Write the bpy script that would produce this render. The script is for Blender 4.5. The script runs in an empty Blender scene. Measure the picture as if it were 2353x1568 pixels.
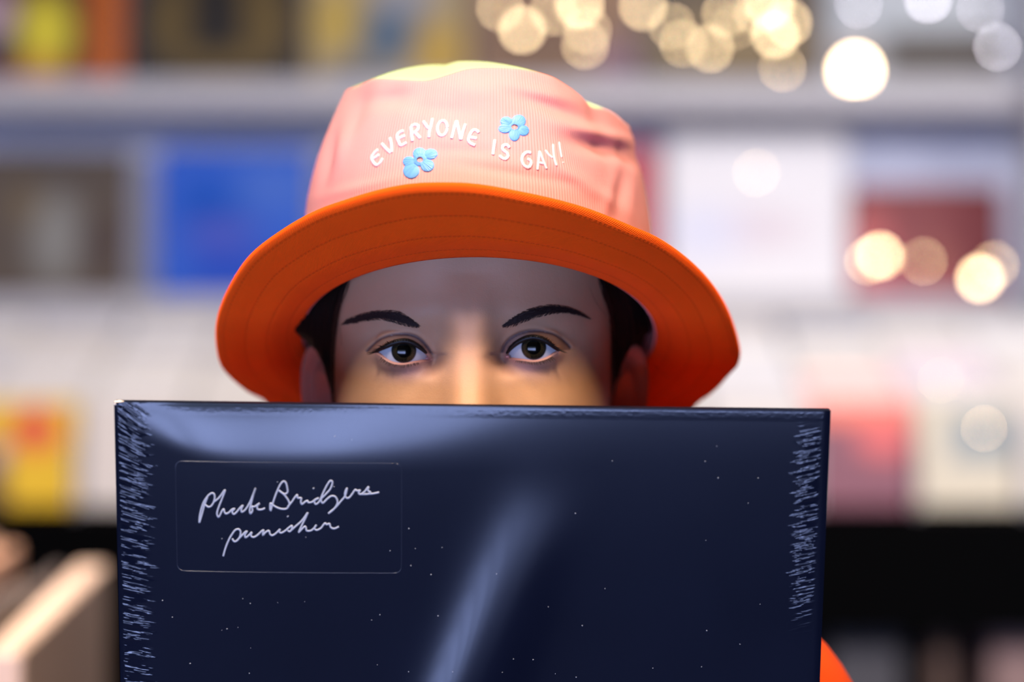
import bpy, bmesh, math, random
import numpy as np
from mathutils import Vector, Matrix, geometry
from mathutils.bvhtree import BVHTree

random.seed(7)
rng = np.random.default_rng(11)
SC = bpy.context.scene
COL = SC.collection

# ------------------------------------------------------------------ camera
CAM = Vector((0.0, -1.11, 1.5))
KPX = 36.0 / 85.0 / 2353.0
cd = bpy.data.cameras.new('camera')
cd.lens = 85.0
cd.sensor_width = 36.0
cd.clip_start = 0.05
cd.dof.use_dof = True
cd.dof.focus_distance = 1.093
cd.dof.aperture_fstop = 3.0
cam = bpy.data.objects.new('camera', cd)
COL.objects.link(cam)
cam.location = CAM
cam.rotation_euler = (math.radians(90), 0, 0)
SC.camera = cam

# ------------------------------------------------------------------ world, exposure
wd = bpy.data.worlds.new('world')
SC.world = wd
wd.use_nodes = True
wd.node_tree.nodes['Background'].inputs[0].default_value = (0.5, 0.55, 0.7, 1)
wd.node_tree.nodes['Background'].inputs[1].default_value = 0.02
SC.view_settings.view_transform = 'Standard'
SC.view_settings.look = 'None'
SC.view_settings.gamma = 1.0
SC.view_settings.exposure = 0.0
SC.view_settings.use_curve_mapping = False
SC.cycles.max_bounces = 5
SC.cycles.diffuse_bounces = 3
SC.cycles.glossy_bounces = 2
SC.cycles.transmission_bounces = 2
SC.cycles.transparent_max_bounces = 6


# ------------------------------------------------------------------ lamps of the shop, plus an added bin fill
def area(name, loc, target, size, power, color, size_y=None, shape=None, spread=180):
    l = bpy.data.lights.new(name, 'AREA')
    l.energy = power
    l.color = color
    l.size = size
    l.spread = math.radians(spread)
    if size_y:
        l.shape = 'RECTANGLE'
        l.size_y = size_y
    if shape:
        l.shape = shape
    o = bpy.data.objects.new(name, l)
    COL.objects.link(o)
    o.location = loc
    d = Vector(target) - Vector(loc)
    o.rotation_euler = d.to_track_quat('-Z', 'Y').to_euler()
    return o


# warm ceiling spots in front of the visitor
area('ceiling_spot_lamp', (0.35, -1.10, 3.1), (0.0, 0.0, 1.45), 0.42, 18.6, (1.0, 0.74, 0.48), shape='DISK', spread=90)
area('ceiling_spot_lamp', (-0.60, -1.20, 3.1), (-0.02, 0.0, 1.45), 0.42, 17.0, (1.0, 0.84, 0.70), shape='DISK', spread=90)
# wall-washer panels hung over the aisle, turned to the record racks
LAMP_R, LAMP_L = (0.9, 0.25, 2.2), (-1.5, 0.25, 2.2)
area('wall_washer_lamp', LAMP_R, (1.0, 3.9, 1.65), 2.0, 31, (1.0, 0.94, 0.94), size_y=0.5, spread=95)
area('wall_washer_lamp', LAMP_L, (-1.5, 3.9, 1.6), 1.5, 10, (1.0, 0.92, 0.90), size_y=0.5, spread=95)
area('added_bin_light', (-1.05, 0.95, 3.1), (-0.75, 1.0, 0.0), 0.4, 16, (1.0, 0.86, 0.76), shape='DISK', spread=50)  # unseen lamp, added to brighten the wooden bin
PANE_LOW, PANE_HIGH = 20.5, 2.5
PANE_COLOR_LOW, PANE_COLOR_HIGH = (0.41, 0.52, 1.0, 1), (0.55, 0.72, 1.0, 1)


# ------------------------------------------------------------------ helpers
def W(px, py, y):
    """A point of the place at depth y that the photograph shows at pixel (px, py)."""
    s = (y + 1.11) * KPX
    return np.array(((px - 1176.5) * s, y, 1.5 - (py - 784.0) * s))


def PX(p):
    s = (p[1] + 1.11) * KPX
    return (p[0] / s + 1176.5, 784.0 - (p[2] - 1.5) / s)


def tag(o, label=None, cat=None, group=None, kind=None):
    if label:
        o['label'] = label
    if cat:
        o['category'] = cat
    if group:
        o['group'] = group
    if kind:
        o['kind'] = kind
    return o


def thing(name, loc, label, cat, group=None, rot=(0, 0, 0)):
    o = bpy.data.objects.new(name, None)
    o.empty_display_size = 0.05
    COL.objects.link(o)
    o.location = loc
    o.rotation_euler = rot
    return tag(o, label, cat, group)


def mesh_obj(name, verts, faces, mat, parent=None, smooth=True, world=True):
    """One mesh object; with a parent, world=True keeps the coordinates as world coordinates."""
    me = bpy.data.meshes.new(name)
    me.from_pydata([tuple(map(float, v)) for v in verts], [], faces)
    if mat is not None:
        for m in (mat if isinstance(mat, (list, tuple)) else [mat]):
            me.materials.append(m)
    if smooth:
        me.polygons.foreach_set('use_smooth', [True] * len(me.polygons))
    me.update()
    o = bpy.data.objects.new(name, me)
    COL.objects.link(o)
    if parent is not None:
        o.parent = parent
        if world:
            o.matrix_parent_inverse = pm(parent).inverted()
    return o


def pm(o):
    m = Matrix.LocRotScale(o.location, o.rotation_euler, o.scale)
    if o.parent is not None:
        return pm(o.parent) @ o.matrix_parent_inverse @ m
    return m


def box_vf(x0, x1, y0, y1, z0, z1):
    v = [(x0, y0, z0), (x1, y0, z0), (x1, y1, z0), (x0, y1, z0), (x0, y0, z1), (x1, y0, z1), (x1, y1, z1), (x0, y1, z1)]
    f = [(0, 3, 2, 1), (4, 5, 6, 7), (0, 1, 5, 4), (1, 2, 6, 5), (2, 3, 7, 6), (3, 0, 4, 7)]
    return v, f


def bevel_mesh(me, w, seg=2):
    bm = bmesh.new()
    bm.from_mesh(me)
    bmesh.ops.bevel(bm, geom=bm.edges[:], offset=w, segments=seg, affect='EDGES', profile=0.5)
    bm.to_mesh(me)
    bm.free()


def box(name, x0, x1, y0, y1, z0, z1, mat, parent=None, bev=0.0, world=True):
    v, f = box_vf(x0, x1, y0, y1, z0, z1)
    o = mesh_obj(name, v, f, mat, parent, smooth=False, world=world)
    if bev:
        bevel_mesh(o.data, bev)
    return o


def grid_faces(n, m, wrap_n=False, off=0):
    f = []
    for i in range(n if wrap_n else n - 1):
        i2 = (i + 1) % n
        for j in range(m - 1):
            f.append((off + i * m + j, off + i2 * m + j, off + i2 * m + j + 1, off + i * m + j + 1))
    return f


def hermite(keys, pts, xs, period=None):
    keys = np.asarray(keys, float)
    pts = np.asarray(pts, float)
    one = pts.ndim == 1
    if one:
        pts = pts[:, None]
    if period:
        keys = np.concatenate((keys[-2:] - period, keys, keys[:3] + period))
        pts = np.concatenate((pts[-2:], pts, pts[:3]))
    t = np.zeros_like(pts)
    t[1:-1] = (pts[2:] - pts[:-2]) / (keys[2:] - keys[:-2])[:, None]
    t[0] = (pts[1] - pts[0]) / (keys[1] - keys[0])
    t[-1] = (pts[-1] - pts[-2]) / (keys[-1] - keys[-2])
    xs = np.asarray(xs, float)
    i = np.clip(np.searchsorted(keys, xs) - 1, 0, len(keys) - 2)
    h = keys[i + 1] - keys[i]
    u = np.clip((xs - keys[i]) / h, 0, 1)[:, None]
    h = h[:, None]
    r = ((2 * u**3 - 3 * u**2 + 1) * pts[i] + (u**3 - 2 * u**2 + u) * h * t[i]
         + (-2 * u**3 + 3 * u**2) * pts[i + 1] + (u**3 - u**2) * h * t[i + 1])
    return r[:, 0] if one else r


def smooth_line(pts, step, closed=False):
    """Catmull-Rom through the points, resampled at about the given step."""
    pts = np.asarray(pts, float)
    d = np.linalg.norm(np.diff(pts, axis=0), axis=1)
    if closed:
        last = np.linalg.norm(pts[0] - pts[-1])
        k = np.concatenate(([0], np.cumsum(d)))
        per = k[-1] + last
        n = max(8, int(per / step))
        return hermite(k, pts, np.arange(n) * per / n, period=per)
    k = np.concatenate(([0], np.cumsum(d)))
    n = max(3, int(k[-1] / step) + 1)
    return hermite(k, pts, np.linspace(0, k[-1], n))


def tube_vf(path, radii, up=None, flat=1.0, nseg=6, off=0, cap=True):
    """Swept tube; with up vectors the section is an ellipse: radius sideways, radius*flat along up."""
    path = np.asarray(path, float)
    n = len(path)
    radii = np.broadcast_to(np.asarray(radii, float), (n,))
    tan = np.gradient(path, axis=0)
    tan /= np.linalg.norm(tan, axis=1)[:, None] + 1e-12
    v, f = [], []
    for i in range(n):
        if up is not None:
            u = np.asarray(up[i] if np.ndim(up) == 2 else up, float)
        else:
            u = np.array((0, 0, 1.0)) if abs(tan[i][2]) < 0.9 else np.array((1.0, 0, 0))
        s = np.cross(tan[i], u)
        s /= np.linalg.norm(s) + 1e-12
        u = np.cross(s, tan[i])
        for k in range(nseg):
            a = 2 * math.pi * k / nseg
            v.append(path[i] + radii[i] * (math.cos(a) * s + math.sin(a) * flat * u))
    for i in range(n - 1):
        for k in range(nseg):
            k2 = (k + 1) % nseg
            f.append((off + i * nseg + k, off + i * nseg + k2, off + (i + 1) * nseg + k2, off + (i + 1) * nseg + k))
    if cap:
        f.append(tuple(off + k for k in range(nseg))[::-1])
        f.append(tuple(off + (n - 1) * nseg + k for k in range(nseg)))
    return v, f


class Acc:
    def __init__(self):
        self.v, self.f = [], []

    def add(self, vf):
        o = len(self.v)
        self.v += list(vf[0])
        self.f += [tuple(i + o for i in q) for q in vf[1]]


# ------------------------------------------------------------------ materials
def srgb(r, g, b):
    c = []
    for x in (r, g, b):
        x /= 255.0
        c.append(x / 12.92 if x <= 0.04045 else ((x + 0.055) / 1.055) ** 2.4)
    return (*c, 1.0)


class NT:
    def __init__(self, name):
        self.m = bpy.data.materials.new(name)
        self.m.use_nodes = True
        self.t = self.m.node_tree
        self.b = self.t.nodes['Principled BSDF']
        self.out = self.t.nodes['Material Output']

    def n(self, typ, **kw):
        nd = self.t.nodes.new(typ)
        for k, v in kw.items():
            setattr(nd, k, v)
        return nd

    def l(self, a, b):
        self.t.links.new(a, b)

    def math(self, op, a, b=None, c=None, clamp=False):
        nd = self.n('ShaderNodeMath', operation=op)
        nd.use_clamp = clamp
        for i, x in enumerate((a, b, c)):
            if x is None:
                continue
            if isinstance(x, (int, float)):
                nd.inputs[i].default_value = x
            else:
                self.l(x, nd.inputs[i])
        return nd.outputs[0]

    def mix(self, fac, a, b):
        nd = self.n('ShaderNodeMix', data_type='RGBA')
        for s, x in ((nd.inputs[0], fac), (nd.inputs[6], a), (nd.inputs[7], b)):
            if isinstance(x, (int, float, tuple)):
                s.default_value = x
            else:
                self.l(x, s)
        return nd.outputs[2]

    def step(self, x, e0, e1):
        nd = self.n('ShaderNodeMapRange', interpolation_type='SMOOTHSTEP')
        self.l(x, nd.inputs[0])
        nd.inputs[1].default_value = e0
        nd.inputs[2].default_value = e1
        return nd.outputs[0]

    def coord(self, which='Object'):
        return self.n('ShaderNodeTexCoord').outputs[which]

    def noise(self, vec, scale, detail=3, rough=0.5):
        nd = self.n('ShaderNodeTexNoise')
        nd.inputs['Scale'].default_value = scale
        nd.inputs['Detail'].default_value = detail
        nd.inputs['Roughness'].default_value = rough
        if vec is not None:
            self.l(vec, nd.inputs['Vector'])
        return nd.outputs['Fac']

    def bump(self, height, strength, dist):
        nd = self.n('ShaderNodeBump')
        nd.inputs['Strength'].default_value = strength
        nd.inputs['Distance'].default_value = dist
        self.l(height, nd.inputs['Height'])
        self.l(nd.outputs[0], self.b.inputs['Normal'])
        return nd


def plain(name, col, rough=0.6, metal=0.0, vary=0.12, scale=30.0, spec=0.5, bump=0.0):
    t = NT(name)
    v = t.noise(t.coord(), scale)
    dark = tuple(c * (1 - vary) for c in col[:3]) + (1,)
    lite = tuple(min(1, c * (1 + vary)) for c in col[:3]) + (1,)
    t.l(t.mix(v, dark, lite), t.b.inputs['Base Color'])
    t.b.inputs['Roughness'].default_value = rough
    t.b.inputs['Metallic'].default_value = metal
    t.b.inputs['Specular IOR Level'].default_value = spec
    if bump:
        t.bump(v, 0.4, bump)
    return t.m


def art(name, base, shapes, rough=0.3, grain=0.08):
    """Printed cover: layered soft rectangles and ellipses in the cover's own 0..1 coordinates (UV)."""
    t = NT(name)
    uv = t.n('ShaderNodeUVMap')
    sep = t.n('ShaderNodeSeparateXYZ')
    t.l(uv.outputs[0], sep.inputs[0])
    u, v = sep.outputs[0], sep.outputs[1]
    nz = t.noise(uv.outputs[0], 9, 4)
    col = t.mix(nz, tuple(c * (1 - grain * 3) for c in base[:3]) + (1,), tuple(min(1, c * (1 + grain * 3)) for c in base[:3]) + (1,))
    for kind, cx, cy, rx, ry, soft, c in shapes:
        du = t.math('DIVIDE', t.math('ABSOLUTE', t.math('SUBTRACT', u, cx)), rx)
        dv = t.math('DIVIDE', t.math('ABSOLUTE', t.math('SUBTRACT', v, cy)), ry)
        if kind == 'e':
            d = t.math('SQRT', t.math('ADD', t.math('MULTIPLY', du, du), t.math('MULTIPLY', dv, dv)))
        else:
            d = t.math('MAXIMUM', du, dv)
        fac = t.step(d, 1 + soft, 1 - soft)
        col = t.mix(fac, col, c)
    t.l(col, t.b.inputs['Base Color'])
    t.b.inputs['Roughness'].default_value = rough + 0.15
    t.b.inputs['Specular IOR Level'].default_value = 0.25
    return t.m


def emission(name, col, strength):
    t = NT(name)
    e = t.n('ShaderNodeEmission')
    nz = t.noise(t.coord(), 1.5, 2)
    t.l(t.mix(nz, tuple(c * 0.8 for c in col[:3]) + (1,), col), e.inputs[0])
    e.inputs[1].default_value = strength
    t.l(e.outputs[0], t.out.inputs[0])
    return t.m


M = {}
M['wall'] = plain('painted_wall', srgb(208, 213, 236), 0.8, vary=0.04, scale=6)  # blue fill light put into the wall colour as a tint
M['ceiling'] = plain('ceiling_paint', srgb(120, 118, 116), 0.9, vary=0.05)
M['floor'] = plain('worn_board_floor', srgb(70, 64, 62), 0.6, vary=0.12, scale=4, spec=0.2)
M['shelf'] = plain('grey_laminate', srgb(178, 175, 180), 0.5, vary=0.04)
M['black'] = plain('black_laminate', (0.0012, 0.0012, 0.0014, 1), 0.8, vary=0.2, spec=0.02)
M['frame'] = plain('dark_window_frame', (0.03, 0.03, 0.035, 1), 0.4)
M['pane'] = emission('daylight_pane', PANE_COLOR_LOW, PANE_LOW)
M['pane_high'] = emission('daylight_upper_pane', PANE_COLOR_HIGH, PANE_HIGH)
M['wood'] = plain('pale_birch_board', srgb(206, 178, 158), 0.55, vary=0.1, scale=14)
M['glint'] = plain('gold_glint', srgb(255, 226, 178), 0.16, metal=1.0, vary=0.03)  # mirror finish of the added discs that make lamp highlights
M['glint_silver'] = plain('silver_glint', srgb(240, 240, 250), 0.16, metal=1.0, vary=0.03)

# ------------------------------------------------------------------ the room
def struct(name, x0, x1, y0, y1, z0, z1, mat):
    return tag(box(name, x0, x1, y0, y1, z0, z1, mat), kind='structure')


struct('floor', -4.1, 4.1, -2.7, 4.1, -0.1, 0.0, M['floor'])
struct('ceiling', -4.1, 4.1, -2.7, 4.1, 3.2, 3.3, M['ceiling'])
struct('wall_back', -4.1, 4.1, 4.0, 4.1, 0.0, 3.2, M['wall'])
struct('wall_left', -4.1, -4.0, -2.6, 4.0, 0.0, 3.2, M['ceiling'])
struct('wall_right', 4.0, 4.1, -2.6, 4.0, 0.0, 3.2, M['ceiling'])
acc = Acc()
WX0, WX1, WZ0, WZM, WZ1 = -2.2, 0.55, 0.43, 1.26, 1.66
for b in ((-4.0, 4.0, 0, WZ0), (-4.0, 4.0, WZ1, 3.2), (-4.0, WX0, WZ0, WZ1), (WX1, 4.0, WZ0, WZ1)):
    acc.add(box_vf(b[0], b[1], -2.7, -2.6, b[2], b[3]))
tag(mesh_obj('wall_front', acc.v, acc.f, M['frame'], smooth=False), kind='structure')
acc = Acc()
NP = 9
pw = (WX1 - WX0) / NP
for i in range(NP + 1):
    acc.add(box_vf(WX0 + i * pw - 0.03, WX0 + i * pw + 0.03, -2.66, -2.57, WZ0, WZ1))
for z in (WZ0, WZM + 0.03, WZ1):
    acc.add(box_vf(WX0, WX1, -2.66, -2.57, z - 0.06, z + 0.06))
win = tag(mesh_obj('window_1', acc.v, acc.f, M['frame'], smooth=False), kind='structure')
for i in range(NP):
    for z0, z1, m in ((WZ0 + 0.03, WZM - 0.03, M['pane']), (WZM + 0.09, WZ1 - 0.06, M['pane_high'])):
        v, f = box_vf(WX0 + i * pw + 0.03, WX0 + (i + 1) * pw - 0.03, -2.64, -2.62, z0, z1)
        o = mesh_obj('pane', v, f, [M['frame'], m], win, smooth=False)
        for p in o.data.polygons:
            p.material_index = 1 if p.normal.y > 0.9 else 0


# ------------------------------------------------------------------ sleeves of the racks
def uv_box(o, w, h):
    """UV 0..1 over the front of a sleeve (x across, z up)."""
    me = o.data
    uv = me.uv_layers.new(name='cover')
    for lp in me.loops:
        c = me.vertices[lp.vertex_index].co
        uv.data[lp.index].uv = (c.x / w + 0.5, c.z / h)


def sleeve(name, cx, y, z, w, h, mat, label, cat, group=None, lean=6, th=0.004, turn=0, parts=()):
    """A record sleeve standing on its bottom edge; origin at the middle of that edge, leaning back."""
    root = mesh_obj(name, *box_vf(-w / 2, w / 2, -th / 2, th / 2, 0, h), mat, smooth=False)
    bevel_mesh(root.data, min(0.001, th * 0.3), 1)
    uv_box(root, w, h)
    root.location = (cx, y, z)
    root.rotation_euler = (math.radians(-lean), 0, math.radians(turn))
    tag(root, label, cat, group)
    for (u, v, r, tilt, pan, m) in parts:
        # round foil disc, added and aimed at a lamp as a shrink-wrap highlight
        n = 20
        ring = [(r * math.cos(2 * math.pi * k / n), r * math.sin(2 * math.pi * k / n)) for k in range(n)]
        vs = [(a_, 0, b_) for a_, b_ in ring] + [(a_, 0.002, b_) for a_, b_ in ring]
        fs = [tuple(range(n))] + [(k, n + k, n + (k + 1) % n, (k + 1) % n) for k in range(n)]
        s = mesh_obj('added_glint_disc', vs, fs, m, root, smooth=False, world=False)
        s.location = ((u - 0.5) * w, -th / 2 - 0.003, v * h)
        s.rotation_euler = (math.radians(tilt), 0, math.radians(pan))
    return root


def aim(px, py, y, target, lean):
    """Tilt and pan, on a sleeve of the given lean, that turn a sticker's face half way between camera and lamp."""
    p = Vector(W(px, py, y))
    h = ((CAM - p).normalized() + (Vector(target) - p).normalized()).normalized()
    h = Matrix.Rotation(math.radians(lean), 3, 'X') @ h
    # face normal (0,-1,0) rotated by tilt about x then pan about z
    pan = math.degrees(math.atan2(h.x, -h.y))
    tilt = -math.degrees(math.asin(max(-1, min(1, h.z))))
    return tilt, pan


def glint_discs(items, x, y, z, w, h, lean, lamp=LAMP_R):
    out = []
    for px, py, r, m in items:
        r = r * 0.62
        p = W(px, py, y)
        t, pn = aim(px, py, y, lamp, lean)
        out.append(((p[0] - x) / w + 0.5, (p[2] - z) / h, r, t, pn, m))
    return out


# shelf boards of the wall display
sh = thing('wall_shelf', (0, 3.78, 1.945), 'pale grey upper wall shelf carrying the top row of record covers', 'shelf')
box('board', -1.32, 1.22, 3.55, 3.995, 1.958, 2.0, M['shelf'], sh, 0.003)
box('front_lip', -1.32, 1.22, 3.535, 3.549, 1.945, 2.003, M['shelf'], sh, 0.003)
sh = thing('wall_shelf', (0, 3.8, 1.54), 'grey display ledge under the blue and the white record covers', 'shelf')
box('board', -1.32, 1.22, 3.72, 3.995, 1.55, 1.584, M['shelf'], sh, 0.003)
box('front_lip', -1.32, 1.22, 3.706, 3.719, 1.545, 1.592, M['shelf'], sh, 0.003)
box('upright', W(2338, 0, 3.6)[0], W(2338, 0, 3.6)[0] + 0.06, 3.40, 3.53, 1.60, 2.75, M['shelf'], None, 0.003)
tag(bpy.data.objects['upright'], 'pale grey upright panel at the right end of the wall shelves', 'shelf panel')
bpy.data.objects['upright'].name = 'shelf_upright'

# top row
YT = 3.68


def top(px0, px1, mat, label, lean=5, glint_spots=(), h=0.315, w=None, name='record_cover', cat='record cover', y=YT, lamp=LAMP_R):
    x = W((px0 + px1) / 2, 0, y)[0]
    w = w or (px1 - px0) * (y + 1.11) * KPX
    return sleeve(name, x, y, 2.0005, w, h, mat, label, cat, 'record covers on the upper shelf', lean,
                  parts=glint_discs(glint_spots, x, y, 2.0, w, h, lean, lamp))


top(-75, 282, art('cover_orange', srgb(190, 95, 22), [
    ('r', 0.42, 0.5, 0.36, 0.42, 0.2, srgb(74, 26, 22)),
    ('e', 0.10, 0.30, 0.16, 0.16, 0.5, srgb(66, 72, 84)),
    ('e', 0.16, 0.48, 0.14, 0.14, 0.5, srgb(190, 160, 170)),
    ('e', 0.50, 0.36, 0.17, 0.24, 0.4, srgb(222, 205, 52)),
    ('e', 0.48, 0.10, 0.13, 0.10, 0.4, srgb(205, 140, 45))]),
    'orange bordered record cover with a yellow figure on dark red, upper shelf left end')
top(306, 692, art('cover_black_olive', srgb(40, 34, 30), [
    ('e', 0.52, 0.42, 0.42, 0.36, 0.25, srgb(98, 78, 36)),
    ('r', 0.49, 0.48, 0.16, 0.24, 0.2, srgb(24, 17, 15))]),
    'black record cover with an olive ring around a black square on the upper shelf')
top(708, 1075, art('cover_ochre_blue', srgb(168, 148, 108), [
    ('e', 0.20, 0.42, 0.17, 0.20, 0.6, srgb(190, 160, 70)),
    ('e', 0.52, 0.35, 0.20, 0.22, 0.6, srgb(72, 98, 122)),
    ('e', 0.82, 0.22, 0.16, 0.20, 0.6, srgb(185, 150, 62)),
    ('e', 0.60, 0.60, 0.2, 0.12, 0.6, srgb(150, 150, 155)),
    ('e', 0.28, 0.10, 0.14, 0.10, 0.6, srgb(100, 105, 115))]),
    'ochre and slate blue record cover on the upper shelf behind the hat crown')
G, S_ = M['glint'], M['glint_silver']
top(1090, 1462, art('cover_brown', srgb(150, 118, 92), [
    ('e', 0.4, 0.3, 0.4, 0.25, 0.7, srgb(120, 92, 72)),
    ('e', 0.9, 0.16, 0.16, 0.14, 0.6, srgb(135, 105, 118))]),
    'tan record cover with a few added gold foil dots on the upper shelf above the hat', glint_spots=[
    (1200, 68, 0.0135, G), (1332, 10, 0.0145, G), (1272, 26, 0.010, G), (1345, 104, 0.0095, G),
    (1352, 70, 0.008, G), (1150, 18, 0.010, G)])
top(1478, 1888, art('cover_gold', srgb(96, 84, 72), [
    ('e', 0.5, 0.3, 0.5, 0.22, 0.7, srgb(132, 112, 78))]),
    'dark record cover crowded with added gold foil dots on the upper shelf', glint_spots=[
    (1478, 14, 0.012, G), (1570, 100, 0.008, G), (1632, 112, 0.010, G), (1668, 30, 0.009, G), (1690, 60, 0.006, G),
    (1770, 10, 0.014, G), (1782, 80, 0.013, G), (1812, 52, 0.011, G), (1742, 28, 0.008, G),
    (1798, 158, 0.007, G), (1545, 60, 0.008, G)])
top(1905, 2325, art('cover_pale_blue', srgb(186, 192, 196), [
    ('r', 0.62, 0.22, 0.34, 0.14, 0.25, srgb(84, 76, 70)),
    ('e', 0.14, 0.2, 0.10, 0.12, 0.5, srgb(170, 152, 140))]),
    'pale blue record cover with a dark brown band on the upper shelf right end', glint_spots=[
    (1965, 163, 0.040, G), (2292, 108, 0.008, S_), (1975, 10, 0.006, S_), (2135, -4, 0.010, S_), (2255, 20, 0.006, S_)])

# second row on the ledge
YM = 3.85


def mid(px0, px1, py_top, mat, label, lean=5, glint_spots=(), y=YM, name='record_cover', z=1.585, cat='record cover', turn=0):
    x = W((px0 + px1) / 2, 0, y)[0]
    w = (px1 - px0) * (y + 1.11) * KPX
    h = W(0, py_top, y)[2] - z
    return sleeve(name, x, y, z, w, h, mat, label, cat, 'record covers on the ledge', lean,
                  parts=glint_discs(glint_spots, x, y, z, w, h, lean), turn=turn)


mid(-60, 298, 345, art('cover_umber', srgb(96, 84, 74), [
    ('e', 0.52, 0.42, 0.16, 0.30, 0.6, srgb(142, 140, 134)),
    ('e', 0.32, 0.66, 0.10, 0.14, 0.6, srgb(120, 104, 80)),
    ('e', 0.80, 0.38, 0.10, 0.20, 0.6, srgb(78, 62, 58)),
    ('e', 0.55, 0.86, 0.4, 0.10, 0.6, srgb(86, 76, 70))], 0.5, 0.15),
    'brown grey record cover with a pale figure on the ledge left end')
mid(358, 716, 338, art('cover_blue', srgb(48, 98, 205), [
    ('r', 0.38, 0.62, 0.22, 0.16, 0.4, srgb(0, 82, 190)),
    ('e', 0.42, 0.44, 0.22, 0.10, 0.6, srgb(78, 88, 190)),
    ('r', 0.55, 0.20, 0.3, 0.10, 0.4, srgb(28, 72, 190)),
    ('r', 0.75, 0.75, 0.22, 0.16, 0.6, srgb(70, 112, 205))], 0.5, 0.04),
    'bright blue record cover on the ledge beside the hat')
mid(760, 1110, 345, art('cover_teal', srgb(70, 110, 118), [('e', 0.5, 0.5, 0.3, 0.3, 0.3, srgb(180, 190, 180))]),
    'teal record cover on the ledge hidden behind the hat crown')
mid(1150, 1512, 335, art('cover_crimson', srgb(200, 80, 92), [('e', 0.4, 0.5, 0.3, 0.3, 0.4, srgb(150, 40, 60))]),
    'crimson record cover half hidden behind the right side of the hat')
mid(1532, 1948, 300, art('cover_white', srgb(240, 238, 240), [
    ('e', 0.45, 0.42, 0.30, 0.12, 0.7, srgb(228, 216, 222)),
    ('e', 0.2, 0.4, 0.2, 0.16, 0.7, srgb(226, 228, 244))], 0.35, 0.01),
    'large plain white record box on the ledge right of the hat', glint_spots=[(1740, 395, 0.0055, G)], name='record_box', cat='record box')
mid(1958, 2308, 425, art('cover_red', srgb(126, 46, 52), [
    ('e', 0.10, 0.35, 0.16, 0.4, 0.6, srgb(196, 92, 92)),
    ('e', 0.5, 0.04, 0.6, 0.12, 0.6, srgb(178, 62, 92)),
    ('e', 0.55, 0.30, 0.14, 0.2, 0.6, srgb(150, 76, 66))], 0.3, 0.05),
    'low dark red record box with added foil dots on the ledge right end', glint_spots=[
    (2022, 588, 0.0155, G), (2252, 640, 0.017, G), (1996, 600, 0.008, G), (2122, 600, 0.007, G), (2286, 610, 0.011, G)],
    name='record_box', cat='record box')

# stepped bins of small sleeves below the ledge
NR = 10
Y0, Y1 = 3.08, 3.60
ZB0, ZB1 = 1.214, 1.362
SW, SHH = 0.170, 0.182
s0 = (Y0 + 1.11) * KPX
PIT = 240.9
cols = [-56 + PIT * k - 0 for k in range(-1, 11)]
tops = [srgb(228, 224, 222), srgb(214, 208, 204), srgb(232, 226, 218), srgb(205, 203, 208), srgb(222, 214, 206), srgb(236, 234, 234)]
topm = [plain('paper_sleeve_%d' % i, c, 0.6, vary=0.05) for i, c in enumerate(tops)]
pinkm = plain('paper_sleeve_pink', srgb(238, 200, 194), 0.5, vary=0.06)
bluem = plain('paper_sleeve_blue', srgb(128, 142, 170), 0.5, vary=0.06)
lilacm = plain('paper_sleeve_lilac', srgb(222, 206, 214), 0.5, vary=0.06)
fronts = {
    1: (art('front_yellow', srgb(232, 186, 6), [('e', 0.58, 0.72, 0.24, 0.20, 0.6, srgb(226, 66, 36)),
                                               ('e', 0.58, 0.74, 0.12, 0.10, 0.6, srgb(214, 22, 62)),
                                               ('r', 0.08, 0.25, 0.22, 0.34, 0.3, srgb(58, 30, 32)),
                                               ('e', 0.2, 0.5, 0.10, 0.12, 0.6, srgb(180, 150, 165))]),
        'yellow single sleeve with a red blot at the front of the left bin'),
    2: (plain('front_cream', srgb(214, 203, 194), 0.5, vary=0.06), 'cream single sleeve at the bin front beside the navy album'),
    9: (art('front_salmon', srgb(122, 66, 84), [('r', 0.5, 0.96, 0.6, 0.16, 0.5, srgb(244, 122, 96)),
                                               ('e', 0.72, 0.66, 0.26, 0.20, 0.6, srgb(214, 92, 92))]),
        'salmon and mauve single sleeve at the bin front right of the navy album'),
    10: (art('front_beige', srgb(204, 194, 172), [('r', 0.66, 0.66, 0.34, 0.24, 0.35, srgb(136, 146, 150))]),
         'beige single sleeve with a grey panel at the front of the right bin'),
}
ORD = ['front', 'first', 'second', 'third', 'fourth', 'fifth', 'sixth', 'seventh', 'eighth', 'ninth']
BIN = ['bin at the far left end', 'bin with the yellow front', 'bin with the cream front'] + \
      ['%s bin from the left' % n for n in ('fourth', 'fifth', 'sixth', 'seventh', 'eighth', 'ninth')] + \
      ['bin with the salmon front', 'bin with the beige front', 'bin at the far right end']
blank = plain('front_blank', srgb(200, 192, 186), 0.5)
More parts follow.
